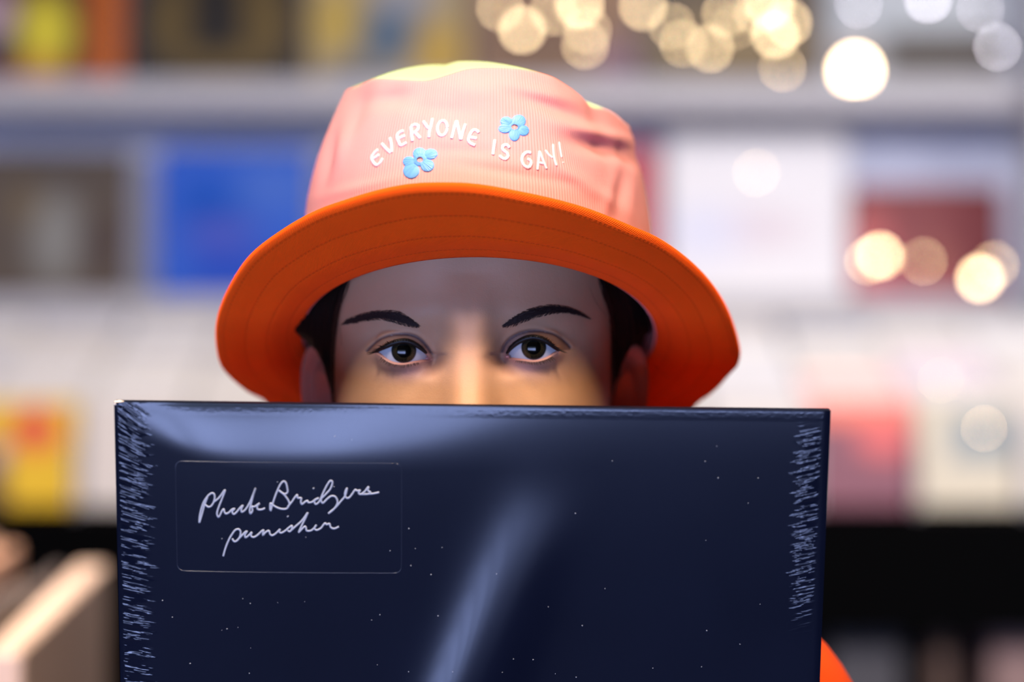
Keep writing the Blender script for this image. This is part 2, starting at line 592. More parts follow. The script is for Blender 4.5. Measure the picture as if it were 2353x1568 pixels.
for ci, px in enumerate(cols):
    cx = (px + PIT * 0.47 - 1176.5) * s0
    for r in range(NR):
        t = r / (NR - 1)
        y = Y0 + (Y1 - Y0) * t
        z = ZB0 + (ZB1 - ZB0) * t
        jx = random.uniform(-0.003, 0.003)
        if r == 0:
            m, lab = fronts.get(ci, (blank, None))
            st = glint_discs([(2265, 985, 0.0050, G)], cx, y, z, SW, SHH, 8) if ci == 10 else ()
            lab = lab or ['', '', '', 'fourth', 'fifth', 'sixth', 'seventh', 'eighth', 'ninth', '', '', '', ''][ci]
            if len(lab) < 10:
                lab = ('pale front single of the %s bin from the left, behind the navy album' % lab) if lab else (
                    'pale front single of the bin at the far left end' if ci == 0 else 'pale front single of the bin at the far right end')
            sleeve('single_sleeve', cx, y, z, SW, SHH, m, lab, 'record sleeve', 'singles at the front of the stepped bins', 8, parts=st)
        else:
            m = random.choice(topm)
            if ci == 9 and r < 4:
                m = pinkm
            if ci == 10 and 2 < r < 6:
                m = lilacm
            if (ci in (2, 9) and r == 8):
                m = bluem if ci == 9 else topm[3]
            st = ()
            if ci == 10 and r == 3:
                st = glint_discs([(2165, 876, 0.008, G), (2235, 876, 0.006, G)], cx, y, z, SW, SHH, 8)
            tone = {id(pinkm): 'pink', id(bluem): 'grey blue', id(lilacm): 'lilac'}.get(id(m), 'pale')
            sleeve('single_sleeve', cx + jx, y, z + random.uniform(-0.002, 0.003), SW, SHH, m,
                   '%s single sleeve, %s behind the front one in the %s' % (tone, ORD[r], BIN[ci]),
                   'record sleeve', 'singles filed in the stepped bins', 8, parts=st)

cab = thing('bin_rack', (0, 3.3, 0), 'black rack carrying the stepped bins of single sleeves', 'rack')
XA, XB = -1.14, 1.10
v = [(XA, 3.04, ZB0 - 0.012), (XB, 3.04, ZB0 - 0.012), (XB, 3.70, ZB1 + 0.01), (XA, 3.70, ZB1 + 0.01),
     (XA, 3.04, ZB0 - 0.03), (XB, 3.04, ZB0 - 0.03), (XB, 3.70, ZB1 - 0.01), (XA, 3.70, ZB1 - 0.01)]
mesh_obj('sloping_deck', v, [(0, 1, 2, 3), (7, 6, 5, 4), (0, 4, 5, 1), (1, 5, 6, 2), (2, 6, 7, 3), (3, 7, 4, 0)], M['black'], cab, smooth=False)
box('fascia', XA, XB, 3.0, 3.039, 1.0, ZB0 - 0.005, M['black'], cab, 0.002)
box('lower_shelf', XA, XB, 3.04, 3.7, 0.62, 0.65, M['black'], cab, 0.002)
box('back_panel', XA, XB, 3.70, 3.715, 0.0, 1.36, M['black'], cab)
box('plinth', XA, XB, 3.04, 3.08, 0.0, 0.62, M['black'], cab)
for ci, px in enumerate(cols[1:]):
    x = (px - PIT * 0.03 - 1176.5) * s0
    v, f = box_vf(x - 0.002, x + 0.002, 3.05, 3.69, 0, 0)
    zz = lambda y: ZB0 + (y - Y0) / (Y1 - Y0) * (ZB1 - ZB0)
    v = [(a, b, zz(b) + (0.0 if i < 4 else 0.12)) for i, (a, b, c) in enumerate(v)]
    mesh_obj('divider', v, f, M['shelf'], cab, smooth=False)
for px, w, c, lab in ((1990, 0.125, srgb(62, 60, 66), 'dark grey record carton on the lower shelf right of the album'),
                      (2165, 0.036, srgb(84, 62, 52), 'narrow brown record carton on the lower shelf'),
                      (2345, 0.10, srgb(140, 112, 108), 'dusty pink record carton on the lower shelf, right edge')):
    x = W(px, 0, 3.1)[0]
    h = W(0, 1462, 3.1)[2] - 0.65
    o = box('record_carton', -w / 2, w / 2, 0, 0.3, 0, h, plain('carton', c, 0.6), None, 0.004)
    o.location = (x, 3.1, 0.6505)
    tag(o, lab, 'carton', 'cartons on the lower shelf')

# wooden bin in the lower left, its boards running away from the camera
wb = thing('record_bin', (-0.62, 1.0, 0), 'pale wooden record bin in the lower left corner of the picture', 'record bin')
YA, YB = 0.64, 1.33
zt = 1.275


def run(xn, xf, th, z, z0, name, mat, par, t0=0.0, t1=1.0):
    xa, xb = xn + (xf - xn) * t0, xn + (xf - xn) * t1
    ya, yb = YA + (YB - YA) * t0, YA + (YB - YA) * t1
    v = [(xa - th, ya, z0), (xa, ya, z0), (xb, yb, z0), (xb - th, yb, z0), (xa - th, ya, z), (xa, ya, z), (xb, yb, z), (xb - th, yb, z)]
    f = [(0, 3, 2, 1), (4, 5, 6, 7), (0, 1, 5, 4), (1, 2, 6, 5), (2, 3, 7, 6), (3, 0, 4, 7)]
    o = mesh_obj(name, v, f, mat, par, smooth=False)
    bevel_mesh(o.data, min(0.003, th * 0.3), 1)
    return o


xn, xf = W(50, 0, YA)[0], W(246, 0, YB)[0]
run(xn, xf, 0.030, zt, 0.85, 'side_board', M['wood'], wb)
run(xn - 0.36, xf - 0.36, 0.030, zt, 0.85, 'side_board', M['wood'], wb)
box('base_board', xn - 0.38, xf, YA, YB, 0.83, 0.849, M['wood'], wb)
for lx in (xn - 0.36, xf - 0.03):
    for ly in (YA + 0.03, YB - 0.05):
        box('leg', lx - 0.02, lx + 0.02, ly - 0.02, ly + 0.02, 0, 0.83, M['wood'], wb, 0.002)
cl = [srgb(84, 74, 70), srgb(96, 80, 66), srgb(196, 150, 122), srgb(208, 170, 140), srgb(120, 92, 80), srgb(214, 196, 178), srgb(80, 62, 58), srgb(198, 182, 168)]
for i, c in enumerate(cl):
    dx = 0.042 + i * 0.022
    for half, (t0, t1) in enumerate(((0.02, 0.475), (0.52, 0.98))):
        o = run(xn - dx, xf - dx, 0.012, zt + random.uniform(-0.02, 0.035), 0.851, 'album_sleeve', plain('album_spine', c, 0.5), None, t0, t1)
        tag(o, '%s album in the %s half of the wooden bin, %s from the right board' % (
            ['charcoal', 'umber', 'tan', 'light tan', 'brown', 'cream', 'dark brown', 'stone'][i], ['near', 'far'][half],
            ['first', 'second', 'third', 'fourth', 'fifth', 'sixth', 'seventh', 'eighth'][i]), 'record sleeve', 'album sleeves in the wooden bin')

# =================================================================== THE VISITOR
XC, ZE, YAX = -0.0195, 1.4958, 0.095

person = thing('person', (XC, 0.12, 0.0), 'person in an orange jacket and bucket hat peering over a navy album', 'person')

# ------------------------------------------------------------------ skin
def skin_material():
    t = NT('skin')
    at = t.n('ShaderNodeVertexColor', layer_name='pigment')
    sep = t.n('ShaderNodeSeparateColor')
    t.l(at.outputs[0], sep.inputs[0])
    ob = t.coord()
    n1 = t.noise(ob, 60, 4)
    n2 = t.noise(ob, 900, 3)
    col = t.mix(n1, (0.3825, 0.2070, 0.1200, 1), (0.4350, 0.2520, 0.1545, 1))
    col = t.mix(t.math('MULTIPLY', n2, 0.25), col, (0.3450, 0.1800, 0.1350, 1))
    col = t.mix(sep.outputs[0], col, (0.0638, 0.0338, 0.0375, 1))      # upper-lid make-up, and shade painted into the lid crease
    col = t.mix(sep.outputs[1], col, (0.2550, 0.1387, 0.1387, 1))      # mauve skin below the eye
    col = t.mix(sep.outputs[2], col, (0.3900, 0.1500, 0.1275, 1))        # lips, ear rims, lid margins
    t.l(col, t.b.inputs['Base Color'])
    t.b.inputs['Roughness'].default_value = 0.58
    t.b.inputs['Specular IOR Level'].default_value = 0.35
    t.b.inputs['Subsurface Weight'].default_value = 0.12
    t.b.inputs['Subsurface Radius'].default_value = (0.004, 0.0016, 0.0008)
    t.b.inputs['Subsurface Scale'].default_value = 1.0
    h = t.math('ADD', t.math('MULTIPLY', t.noise(ob, 1400, 2), 0.6), t.noise(ob, 350, 3))
    t.bump(h, 0.35, 0.00025)
    return t.m


M['skin'] = skin_material()

# head sections by height above the eye line: half width, front, back (from the axis)
HZ = [-0.215, -0.165, -0.140, -0.128, -0.118, -0.105, -0.085, -0.055, -0.025, 0.0, 0.025, 0.050, 0.075, 0.100, 0.118, 0.128, 0.132]
HA = [0.062, 0.054, 0.054, 0.054, 0.054, 0.056, 0.061, 0.0660, 0.0685, 0.0692, 0.0705, 0.0715, 0.0700, 0.0590, 0.0400, 0.0200, 0.004]
HF = [0.050, 0.040, 0.044, 0.062, 0.084, 0.0925, 0.0935, 0.0940, 0.0945, 0.0955, 0.0980, 0.0970, 0.0900, 0.0740, 0.0500, 0.0260, 0.004]
HB = [0.070, 0.060, 0.058, 0.060, 0.063, 0.068, 0.078, 0.088, 0.094, 0.096, 0.098, 0.098, 0.094, 0.078, 0.054, 0.028, 0.004]


def base_xy(phi, Z):
    a, f, b = hermite(HZ, HA, Z), hermite(HZ, HF, Z), hermite(HZ, HB, Z)
    F = np.where(np.cos(phi) >= 0, f, b)
    n = 2.3
    r = (np.abs(np.sin(phi) / a) ** n + np.abs(np.cos(phi) / F) ** n) ** (-1 / n)
    return r * np.sin(phi), YAX - r * np.cos(phi)


def phi_of(X, Z):
    lo, hi = np.full_like(X, -1.5), np.full_like(X, 1.5)
    for _ in range(40):
        m = (lo + hi) / 2
        x = base_xy(m, Z)[0]
        lo = np.where(x < X, m, lo)
        hi = np.where(x < X, hi, m)
    return (lo + hi) / 2


def g(x, s):
    return np.exp(-(x / s) ** 2)


EYES = []
for pts_up, pts_lo, crease, iris, side in (
    ([(861, 810), (869, 804.5), (885, 797), (900, 790), (915, 785.5), (930, 784), (944, 787), (956, 793), (967, 801), (979, 812)],
     [(988, 827), (972, 830), (948, 834.5), (927, 838), (907, 836.5), (891, 831), (877, 821), (867, 813)],
     [(838, 808), (851, 795), (869, 781), (891, 772), (912, 768.5), (937, 768.5), (958, 775), (973, 787), (984, 801), (992, 814)], (928, 806), -1),
    ([(1164, 812), (1174, 800), (1184, 791), (1197, 783), (1212, 777), (1229, 775.5), (1246, 780), (1259, 787), (1272, 797), (1284, 806)],
     [(1275, 813), (1261, 822.5), (1246, 828.5), (1229, 831.5), (1212, 830.5), (1195, 828), (1177, 826), (1160, 822)],
     [(1152, 809), (1159, 793.5), (1168, 782), (1184, 770.5), (1206, 762.5), (1229, 760), (1252, 762.5), (1275, 769), (1292, 780), (1304, 790), (1312, 799)], (1226.5, 798.5), 1)):
    yl = 0.0035
    loop = np.array([W(*p, yl) for p in pts_up + pts_lo])[:, [0, 2]] - (XC, ZE)
    loop = smooth_line(loop, 0.0005, closed=True)
    up = smooth_line(np.array([W(*p, yl) for p in pts_up])[:, [0, 2]] - (XC, ZE), 0.0004)
    lo = smooth_line(np.array([W(*p, yl) for p in pts_lo])[:, [0, 2]] - (XC, ZE), 0.0004)
    cr = smooth_line(np.array([W(*p, yl) for p in crease])[:, [0, 2]] - (XC, ZE), 0.0004)
    front = Vector(W(*iris, 0.0035))
    gaze = (CAM - front).normalized()
    R = 0.0134
    ctr = front - gaze * (R + 0.0008)
    EYES.append(dict(loop=loop, up=up, lo=lo, cr=cr, c=ctr, gaze=gaze, R=R, side=side, cx=ctr.x - XC, cz=ctr.z - ZE))


def poly_dist(X, Z, line, closed=False):
    L = np.concatenate((line, line[:1])) if closed else line
    best = np.full(X.shape, 1e9)
    for i in range(len(L) - 1):
        a, b = L[i], L[i + 1]
        d = b - a
        t = np.clip(((X - a[0]) * d[0] + (Z - a[1]) * d[1]) / (d @ d + 1e-18), 0, 1)
        best = np.minimum(best, (X - a[0] - t * d[0]) ** 2 + (Z - a[1] - t * d[1]) ** 2)
    return np.sqrt(best)


def inside(X, Z, poly):
    r = np.zeros(X.shape, bool)
    n = len(poly)
    for i in range(n):
        x1, z1 = poly[i]
        x2, z2 = poly[(i + 1) % n]
        c = ((z1 > Z) != (z2 > Z)) & (X < (x2 - x1) * (Z - z1) / (z2 - z1 + 1e-15) + x1)
        r ^= c
    return r


def relief(X, Z):
    aX = np.abs(X)
    p = hermite([-0.070, -0.060, -0.053, -0.048, -0.043, -0.038, -0.026, -0.012, 0.000, 0.010, 0.022, 0.035],
                [0, 0.001, 0.006, 0.020, 0.0275, 0.0260, 0.0175, 0.0105, 0.0070, 0.0060, 0.0030, 0], np.clip(Z, -0.07, 0.035))
    w = hermite([-0.070, -0.050, -0.042, -0.026, -0.010, 0.002, 0.012, 0.035],
                [0.012, 0.0130, 0.0132, 0.0118, 0.0102, 0.0094, 0.0100, 0.013], np.clip(Z, -0.07, 0.035))
    d = p * np.exp(-np.abs(X / w) ** 3.0)
    d += 0.008 * g(aX - 0.0135, 0.0050) * g(Z + 0.046, 0.006)                       # nostril wings
    d += 0.0026 * np.exp(-((aX - 0.028) / 0.022) ** 4) * g(Z - 0.0165, 0.0085)         # brow ridge
    d += 0.0020 * g(X, 0.012) * g(Z - 0.019, 0.011)
    d -= 0.0044 * g(aX - 0.0165, 0.0060) * g(Z - 0.003, 0.0090)                        # inner sockets
    d -= 0.0016 * g(aX - 0.034, 0.012) * g(Z - 0.0085, 0.005)
    d -= 0.0012 * g((aX - 0.024) * 0.8 + (Z + 0.012) * 0.6, 0.0035) * g((aX - 0.024) * 0.6 - (Z + 0.012) * 0.8, 0.011)
    d += 0.0042 * g(aX - 0.042, 0.017) * g(Z + 0.032, 0.017)                           # cheeks
    d += 0.0006 * g(aX - 0.027, 0.012) * g(Z + 0.0125, 0.0028)                         # lower lid roll
    d += 0.0060 * g(X, 0.020) * g(Z + 0.072, 0.008) + 0.003 * g(X, 0.03) * g(Z + 0.068, 0.02)
    d -= 0.0030 * g(X, 0.022) * g(Z + 0.0715, 0.0016)
    d -= 0.0030 * g(X, 0.02) * g(Z + 0.087, 0.006)
    d += 0.0035 * g(X, 0.016) * g(Z + 0.104, 0.010)
    d += 0.0012 * g(aX - 0.022, 0.015) * g(Z - 0.045, 0.02)                            # forehead bosses
    return d


def skin_y(phi, Z):
    """World y of the face for head coordinates; lids wrapped over the eyeballs."""
    x, y = base_xy(phi, Z)
    fr = np.cos(phi) > 0.05
    y = np.where(fr, y - relief(x, Z) * np.clip(np.cos(phi) * 2.2, 0, 1), y)
    pig = np.zeros((len(x), 3))
    near = fr & (np.abs(Z) < 0.04) & (np.abs(x) < 0.068)
    idx = np.where(near)[0]
    X_, Z_ = x[idx], Z[idx]
    for e in EYES:
        D = poly_dist(X_, Z_, e['loop'], True)
        D[inside(X_, Z_, e['loop'])] = 0
        r2 = (X_ - e['cx']) ** 2 + (Z_ - e['cz']) ** 2
        RL = e['R'] + 0.0013
        qq = RL**2 - r2
        ys = e['c'].y - np.sqrt(0.5 * (qq + np.sqrt(qq * qq + (0.22 * RL * RL) ** 2)))
        zc = np.interp(X_, e['cr'][:, 0], e['cr'][:, 1])
        above = Z_ > zc
        up_side = Z_ > np.interp(X_, e['up'][:, 0], e['up'][:, 1])
        fall = np.where(up_side, 0.0042, 0.0050)
        w = np.exp(-(D / fall) ** 2)
        yy = y[idx] * (1 - w) + ys * w
        clear = e['c'].y - np.sqrt(np.maximum((e['R'] + 0.0009) ** 2 - r2, 0)) 
        yy = np.where((r2 < (e['R'] + 0.0009) ** 2 * 0.93), np.minimum(yy, clear), yy)
        Dc = poly_dist(X_, Z_, e['cr'])
        yy += 0.0014 * g(Dc, 0.00042)
        yy -= 0.0006 * np.where(above, g(Dc - 0.0012, 0.0011), 0)
        y[idx] = yy
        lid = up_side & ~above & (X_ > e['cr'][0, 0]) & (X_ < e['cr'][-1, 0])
        pig[idx, 0] = np.maximum(pig[idx, 0], np.where(lid, 0.50, 0) + 0.75 * g(Dc, 0.00060)  # lid make-up, then a dark crease line painted in as shade
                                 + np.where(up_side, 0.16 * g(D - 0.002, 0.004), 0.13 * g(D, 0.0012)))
        sgn = e['side']
        ux = (X_ - e['cx']) * sgn
        pig[idx, 1] = np.maximum(pig[idx, 1], np.where(~up_side, 1, 0) * (
            1.0 * g((ux + 0.005) * 0.78 - (Z_ - e['cz'] + 0.0105) * 0.45, 0.0105) * g((Z_ - e['cz'] + 0.0100) + 0.25 * (ux + 0.003), 0.0042)))
        pig[idx, 2] = np.maximum(pig[idx, 2], 0.5 * g(D, 0.0010))
    pig[:, 2] = np.maximum(pig[:, 2], 0.8 * np.exp(-((x / 0.024) ** 2 + ((Z + 0.0715) / 0.0075) ** 2) ** 2) * fr)
    return x, y, np.clip(pig, 0, 1)


def build_head():
    SU = 0.09
    pts = []

    def grid(x0, x1, z0, z1, st, skip):
        nx, nz = max(2, int(round((x1 - x0) / st)) + 1), max(2, int(round((z1 - z0) / st)) + 1)
        xs, zs = np.meshgrid(np.linspace(x0, x1, nx), np.linspace(z0, z1, nz))
        xs = xs + (np.arange(nz) % 2)[:, None] * st * 0.5
        xs, zs = xs.ravel(), zs.ravel()
        keep = np.ones(len(xs), bool)
        for s in skip:
            keep &= ~((xs > s[0]) & (xs < s[1]) & (zs > s[2]) & (zs < s[3]))
        return xs[keep], zs[keep]

    fine = [(-0.0490, -0.0115, -0.0125, 0.0125), (0.0095, 0.0500, -0.0110, 0.0140)]
    F0 = (-0.062, 0.062, -0.062, 0.056)
    for fz in fine:
        x, z = grid(*fz, 0.00062, ())
        keep = np.ones(len(x), bool)
        for e in EYES:
            keep &= (poly_dist(x, z, e['loop'], True) > 0.00032) & ~inside(x, z, e['loop'])
        x, z = x[keep], z[keep]
        pts.append(np.stack((phi_of(x, z) * SU, z), 1))
    x, z = grid(*F0, 0.0016, [(f[0] - 0.0006, f[1] + 0.0006, f[2] - 0.0006, f[3] + 0.0006) for f in fine])
    ph = phi_of(x, z)
    pts.append(np.stack((ph * SU, z), 1))
    lim = [(-1.02 * SU, 1.02 * SU, F0[2] - 0.001, F0[3] + 0.001)]
    P = math.pi * SU
    x, z = grid(-P, P - 0.003, -0.2145, 0.1315, 0.0047, lim)
    m = x < P - 0.002
    pts.append(np.stack((x[m], z[m]), 1))
    # the seam at the back of the head
    zs = np.linspace(-0.215, 0.132, 70)
    pts.append(np.stack((np.full(70, -P), zs), 1))
    pts.append(np.stack((np.full(70, P), zs), 1))
    us = np.linspace(-P, P, 100)[1:-1]
    pts.append(np.stack((us, np.full(98, -0.215)), 1))
    pts.append(np.stack((us, np.full(98, 0.132)), 1))
    n0 = sum(len(p) for p in pts)
    edges = []
    for e in EYES:
        lp = np.stack((phi_of(e['loop'][:, 0], e['loop'][:, 1]) * SU, e['loop'][:, 1]), 1)
        k = len(lp)
        edges += [(n0 + i, n0 + (i + 1) % k) for i in range(k)]
        pts.append(lp)
        n0 += k
    A = np.concatenate(pts)
    res = geometry.delaunay_2d_cdt([Vector((a * 1000, b * 1000)) for a, b in A], edges, [], 0, 1e-4)
    V2 = np.array([(v.x, v.y) for v in res[0]]) / 1000
    tri = np.array([f for f in res[2]])
    phi, Z = V2[:, 0] / SU, V2[:, 1]
    x, y, pig = skin_y(phi, Z)
    # drop the eye openings
    cen = V2[tri].mean(axis=1)
    cx = x[tri].mean(axis=1)
    drop = np.zeros(len(tri), bool)
    for e in EYES:
        ok = (np.cos(cen[:, 0] / SU) > 0.2)
        drop |= ok & inside(cx, cen[:, 1], e['loop'] * 1.0)
    tri = tri[~drop]
    V = np.stack((x + XC, y, Z + ZE), 1)
    verts = [tuple(v) for v in V]
    faces = [tuple(t) for t in tri]
    # lid margins: a rim folded back to the eyeball
    bm = bmesh.new()
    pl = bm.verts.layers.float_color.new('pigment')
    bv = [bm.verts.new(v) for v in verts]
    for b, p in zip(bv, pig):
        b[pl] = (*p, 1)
    for f in faces:
        try:
            bm.faces.new([bv[i] for i in f])
        except ValueError:
            pass
    bm.edges.ensure_lookup_table()
    rim = [ed for ed in bm.edges if len(ed.link_faces) == 1
           and all(abs(v.co.z - ZE) < 0.02 and v.co.y < 0.05 for v in ed.verts)]
    ring = bmesh.ops.extrude_edge_only(bm, edges=rim)
    new = [q for q in ring['geom'] if isinstance(q, bmesh.types.BMVert)]
    for v in new:
        e = EYES[0] if v.co.x < XC else EYES[1]
        d = v.co - e['c']
        d = d.normalized() * (e['R'] - 0.0004)
        q = e['c'] + d
        q.x += (e['c'].x - q.x) * 0.03
        q.z += (e['c'].z - q.z) * 0.05
        if (v.co - e['c']).length > e['R'] + 0.0035:
            q = v.co + Vector((0, 0.003, 0))
        v.co = q
        v[pl] = (0.55, 0, 0.7, 1)
    bmesh.ops.remove_doubles(bm, verts=[v for v in bm.verts if v.co.y > 0.12 or v.co.z < ZE - 0.19 or v.co.z > ZE + 0.125], dist=0.0002)
    for f in bm.faces:
        f.smooth = True
    bmesh.ops.recalc_face_normals(bm, faces=bm.faces[:])
    return bm


def ear_vf(side):
    """Ear: rim, groove, inner fold and bowl over an ear-shaped outline; grown from the side of the head."""
    prof = [(0.00, -0.0075), (0.20, -0.0070), (0.36, -0.0045), (0.48, 0.0005), (0.58, 0.0025), (0.68, 0.0010), (0.78, -0.0010),
            (0.86, 0.0010), (0.92, 0.0040), (0.97, 0.0052), (1.01, 0.0042), (1.03, 0.0015), (1.00, -0.0015), (0.90, -0.0050), (0.70, -0.0095), (0.45, -0.013)]
    N = 56
    v, f = [], []
    for i in range(N):
        a = 2 * math.pi * i / N
        c, s = math.cos(a), math.sin(a)
        ox = 0.0175 * c * (1.0 + 0.16 * s) + 0.002
        oz = 0.0315 * s * (1.0 if s > 0 else 1.04)
        if s < -0.2:
            ox *= 1 - 0.35 * (-s - 0.2)
        front = max(0.0, -c)
        for k, (r, h) in enumerate(prof):
            hh = h
            if front > 0.25 and 0.6 < r:
                hh = h * (1 - 0.6 * front) - 0.003 * front
            v.append((side * 0 + ox * r, oz * r, hh))
    m = len(prof)
    f = grid_faces(N, m, True)
    f.append(tuple(i * m for i in range(N)))
    out = []
    splay = math.radians(33)
    for (bx, bz, h) in v:
        # local: bx backwards along the head, bz up, h outwards
        yb = bx * math.cos(splay) - h * math.sin(splay)
        xo = bx * math.sin(splay) + h * math.cos(splay)
        tilt = -0.16
        y2 = yb * math.cos(tilt) - bz * math.sin(tilt) * -1
        z2 = bz * math.cos(tilt) + yb * math.sin(tilt) * -1
        out.append((XC + side * (0.0715 + (0.0015 if side > 0 else 0) + xo + 0.06 * bz), 0.094 + y2, ZE - 0.029 + z2))
    if side > 0:
        f = [q[::-1] for q in f]
    return out, f


def skin_mesh(joints, bones, subdiv=2):
    """Skin-modifier body: joints name -> (pos, radius or (rx, ry)); the first joint is the root."""
    names = list(joints)
    me = bpy.data.meshes.new('tmp')
    me.from_pydata([joints[n][0] for n in names], [(names.index(a), names.index(b)) for a, b in bones], [])
    o = bpy.data.objects.new('tmp', me)
    COL.objects.link(o)
    o.modifiers.new('skin', 'SKIN').use_smooth_shade = True
    for i, n in enumerate(names):
        r = joints[n][1]
        sv = me.skin_vertices[0].data[i]
        sv.radius = r if isinstance(r, tuple) else (r, r)
        sv.use_root = i == 0
    sub = o.modifiers.new('sub', 'SUBSURF')
    sub.levels = sub.render_levels = subdiv
    dg = bpy.context.evaluated_depsgraph_get()
    ev = o.evaluated_get(dg)
    m2 = bpy.data.meshes.new_from_object(ev)
    v = [tuple(p.co) for p in m2.vertices]
    f = [tuple(p.vertices) for p in m2.polygons]
    bpy.data.objects.remove(o)
    return v, f


def mir(p, s):
    return (XC + s * p[0], p[1], p[2])


def hand(s):
    """Hand on the lower side edge of the album: palm beside it, thumb in front, four fingers behind."""
    J, B = {}, []
    P = lambda x, y, z: (s * x - 0.0174 if s > 0 else s * x - 0.0174, y, z)
    J['palm'] = (P(0.176, 0.022, 1.205), (0.022, 0.014))
    J['wrist'] = (P(0.186, 0.050, 1.145), (0.022, 0.018))
    J['fore'] = (P(0.192, 0.075, 1.10), (0.026, 0.024))
    B += [('palm', 'wrist'), ('wrist', 'fore')]
    for k, (z, L) in enumerate(((1.252, 0.92), (1.232, 1.0), (1.210, 0.94), (1.190, 0.76))):
        a, b, c, d = 'k%d' % k, 'm%d' % k, 'd%d' % k, 't%d' % k
        yb = 0.020 - (z - 1.205) * 0.22
        J[a] = (P(0.174, yb, z - 0.004), 0.0098)
        J[b] = (P(0.174 - 0.030 * L, yb + 0.013, z + 0.004), 0.0088)
        J[c] = (P(0.174 - 0.054 * L, yb + 0.012, z + 0.008), 0.0078)
        J[d] = (P(0.174 - 0.074 * L, yb + 0.008, z + 0.010), 0.0066)
        B += [('palm', a), (a, b), (b, c), (c, d)]
    J['th0'] = (P(0.178, 0.000, 1.205), 0.0125)
    J['th1'] = (P(0.165, -0.022, 1.228), 0.0105)
    J['th2'] = (P(0.143, -0.0265, 1.248), 0.0085)
    B += [('palm', 'th0'), ('th0', 'th1'), ('th1', 'th2')]
    return skin_mesh(J, B, 2)


bm = build_head()
extra = Acc()
for s in (-1, 1):
    extra.add(ear_vf(s))
n_ear = len(extra.v)
for s in (-1, 1):
    extra.add(hand(s))
extra.add(skin_mesh({'chest': ((XC, 0.125, 1.18), (0.115, 0.075)), 'belly': ((XC, 0.125, 1.0), (0.11, 0.075)), 'neckbase': ((XC, 0.115, 1.29), (0.075, 0.05)),
                     'neck': ((XC, 0.108, 1.33), (0.05, 0.05))}, [('chest', 'belly'), ('chest', 'neckbase'), ('neckbase', 'neck')], 1))
pl = bm.verts.layers.float_color['pigment']
ev = []
for i, c in enumerate(extra.v):
    q = bm.verts.new(c)
    q[pl] = (0, 0, 0.75 if i < n_ear else 0.0, 1)
    ev.append(q)
for q in extra.f:
    try:
        bm.faces.new([ev[i] for i in q]).smooth = True
    except ValueError:
        pass
me = bpy.data.meshes.new('body')
bm.to_mesh(me)
bm.free()
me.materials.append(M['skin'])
body = bpy.data.objects.new('body', me)
COL.objects.link(body)
body.parent = person
body.matrix_parent_inverse = pm(person).inverted()
SKIN_BVH = None


def bvh_of(o):
    m = o.data
    return BVHTree.FromPolygons([v.co.copy() for v in m.vertices], [tuple(p.vertices) for p in m.polygons])


SKIN_BVH = bvh_of(body)


def hit(bvh, px, py):
    d = (Vector(W(px, py, 0.0)) - CAM).normalized()
    p, n, _, _ = bvh.ray_cast(CAM, d)
    if p is None:
        return None, None
    if n.dot(d) > 0:
        n = -n
    return np.array(p), np.array(n)


# ------------------------------------------------------------------ eyes
def eye_material():
    t = NT('eye')
    sep = t.n('ShaderNodeSeparateXYZ')
    ob = t.coord()
    t.l(ob, sep.inputs[0])
    x, y, z = sep.outputs
    r = t.math('SQRT', t.math('ADD', t.math('MULTIPLY', x, x), t.math('MULTIPLY', y, y)))
    ang = t.math('ARCTAN2', y, x)
    cmb = t.n('ShaderNodeCombineXYZ')
    t.l(t.math('MULTIPLY', ang, 6.0), cmb.inputs[0])
    t.l(t.math('MULTIPLY', r, 180.0), cmb.inputs[1])
    fib = t.noise(cmb.outputs[0], 2.2, 4)
    iris = t.mix(fib, (0.006, 0.005, 0.003, 1), (0.026, 0.020, 0.009, 1))
    iris = t.mix(t.step(r, 0.0044, 0.0057), iris, (0.010, 0.010, 0.011, 1))
    col = t.mix(t.step(r, 0.0035, 0.0031), iris, (0.0008, 0.0008, 0.0008, 1))
    vein = t.noise(ob, 420, 5, 0.7)
    white = t.mix(t.step(vein, 0.60, 0.75), (0.38, 0.38, 0.41, 1), (0.34, 0.27, 0.28, 1))
    front = t.step(z, 0.0, 0.001)
    col = t.mix(t.math('MULTIPLY', t.step(r, 0.0061, 0.0055), front), white, col)
    t.l(col, t.b.inputs['Base Color'])
    t.b.inputs['Roughness'].default_value = 0.25
    t.b.inputs['Coat Weight'].default_value = 1.0
    t.b.inputs['Coat Roughness'].default_value = 0.015
    t.b.inputs['Specular IOR Level'].default_value = 0.05
    t.b.inputs['Coat IOR'].default_value = 1.38
    return t.m


M['eye'] = eye_material()
M['lash'] = plain('lash', (0.006, 0.004, 0.004, 1), 0.5, spec=0.3)
M['brow'] = plain('brow_hair', (0.026, 0.015, 0.015, 1), 0.6, spec=0.2, scale=900)
M['wet'] = plain('tear_duct', (0.42, 0.17, 0.15, 1), 0.08, spec=0.8, scale=500)

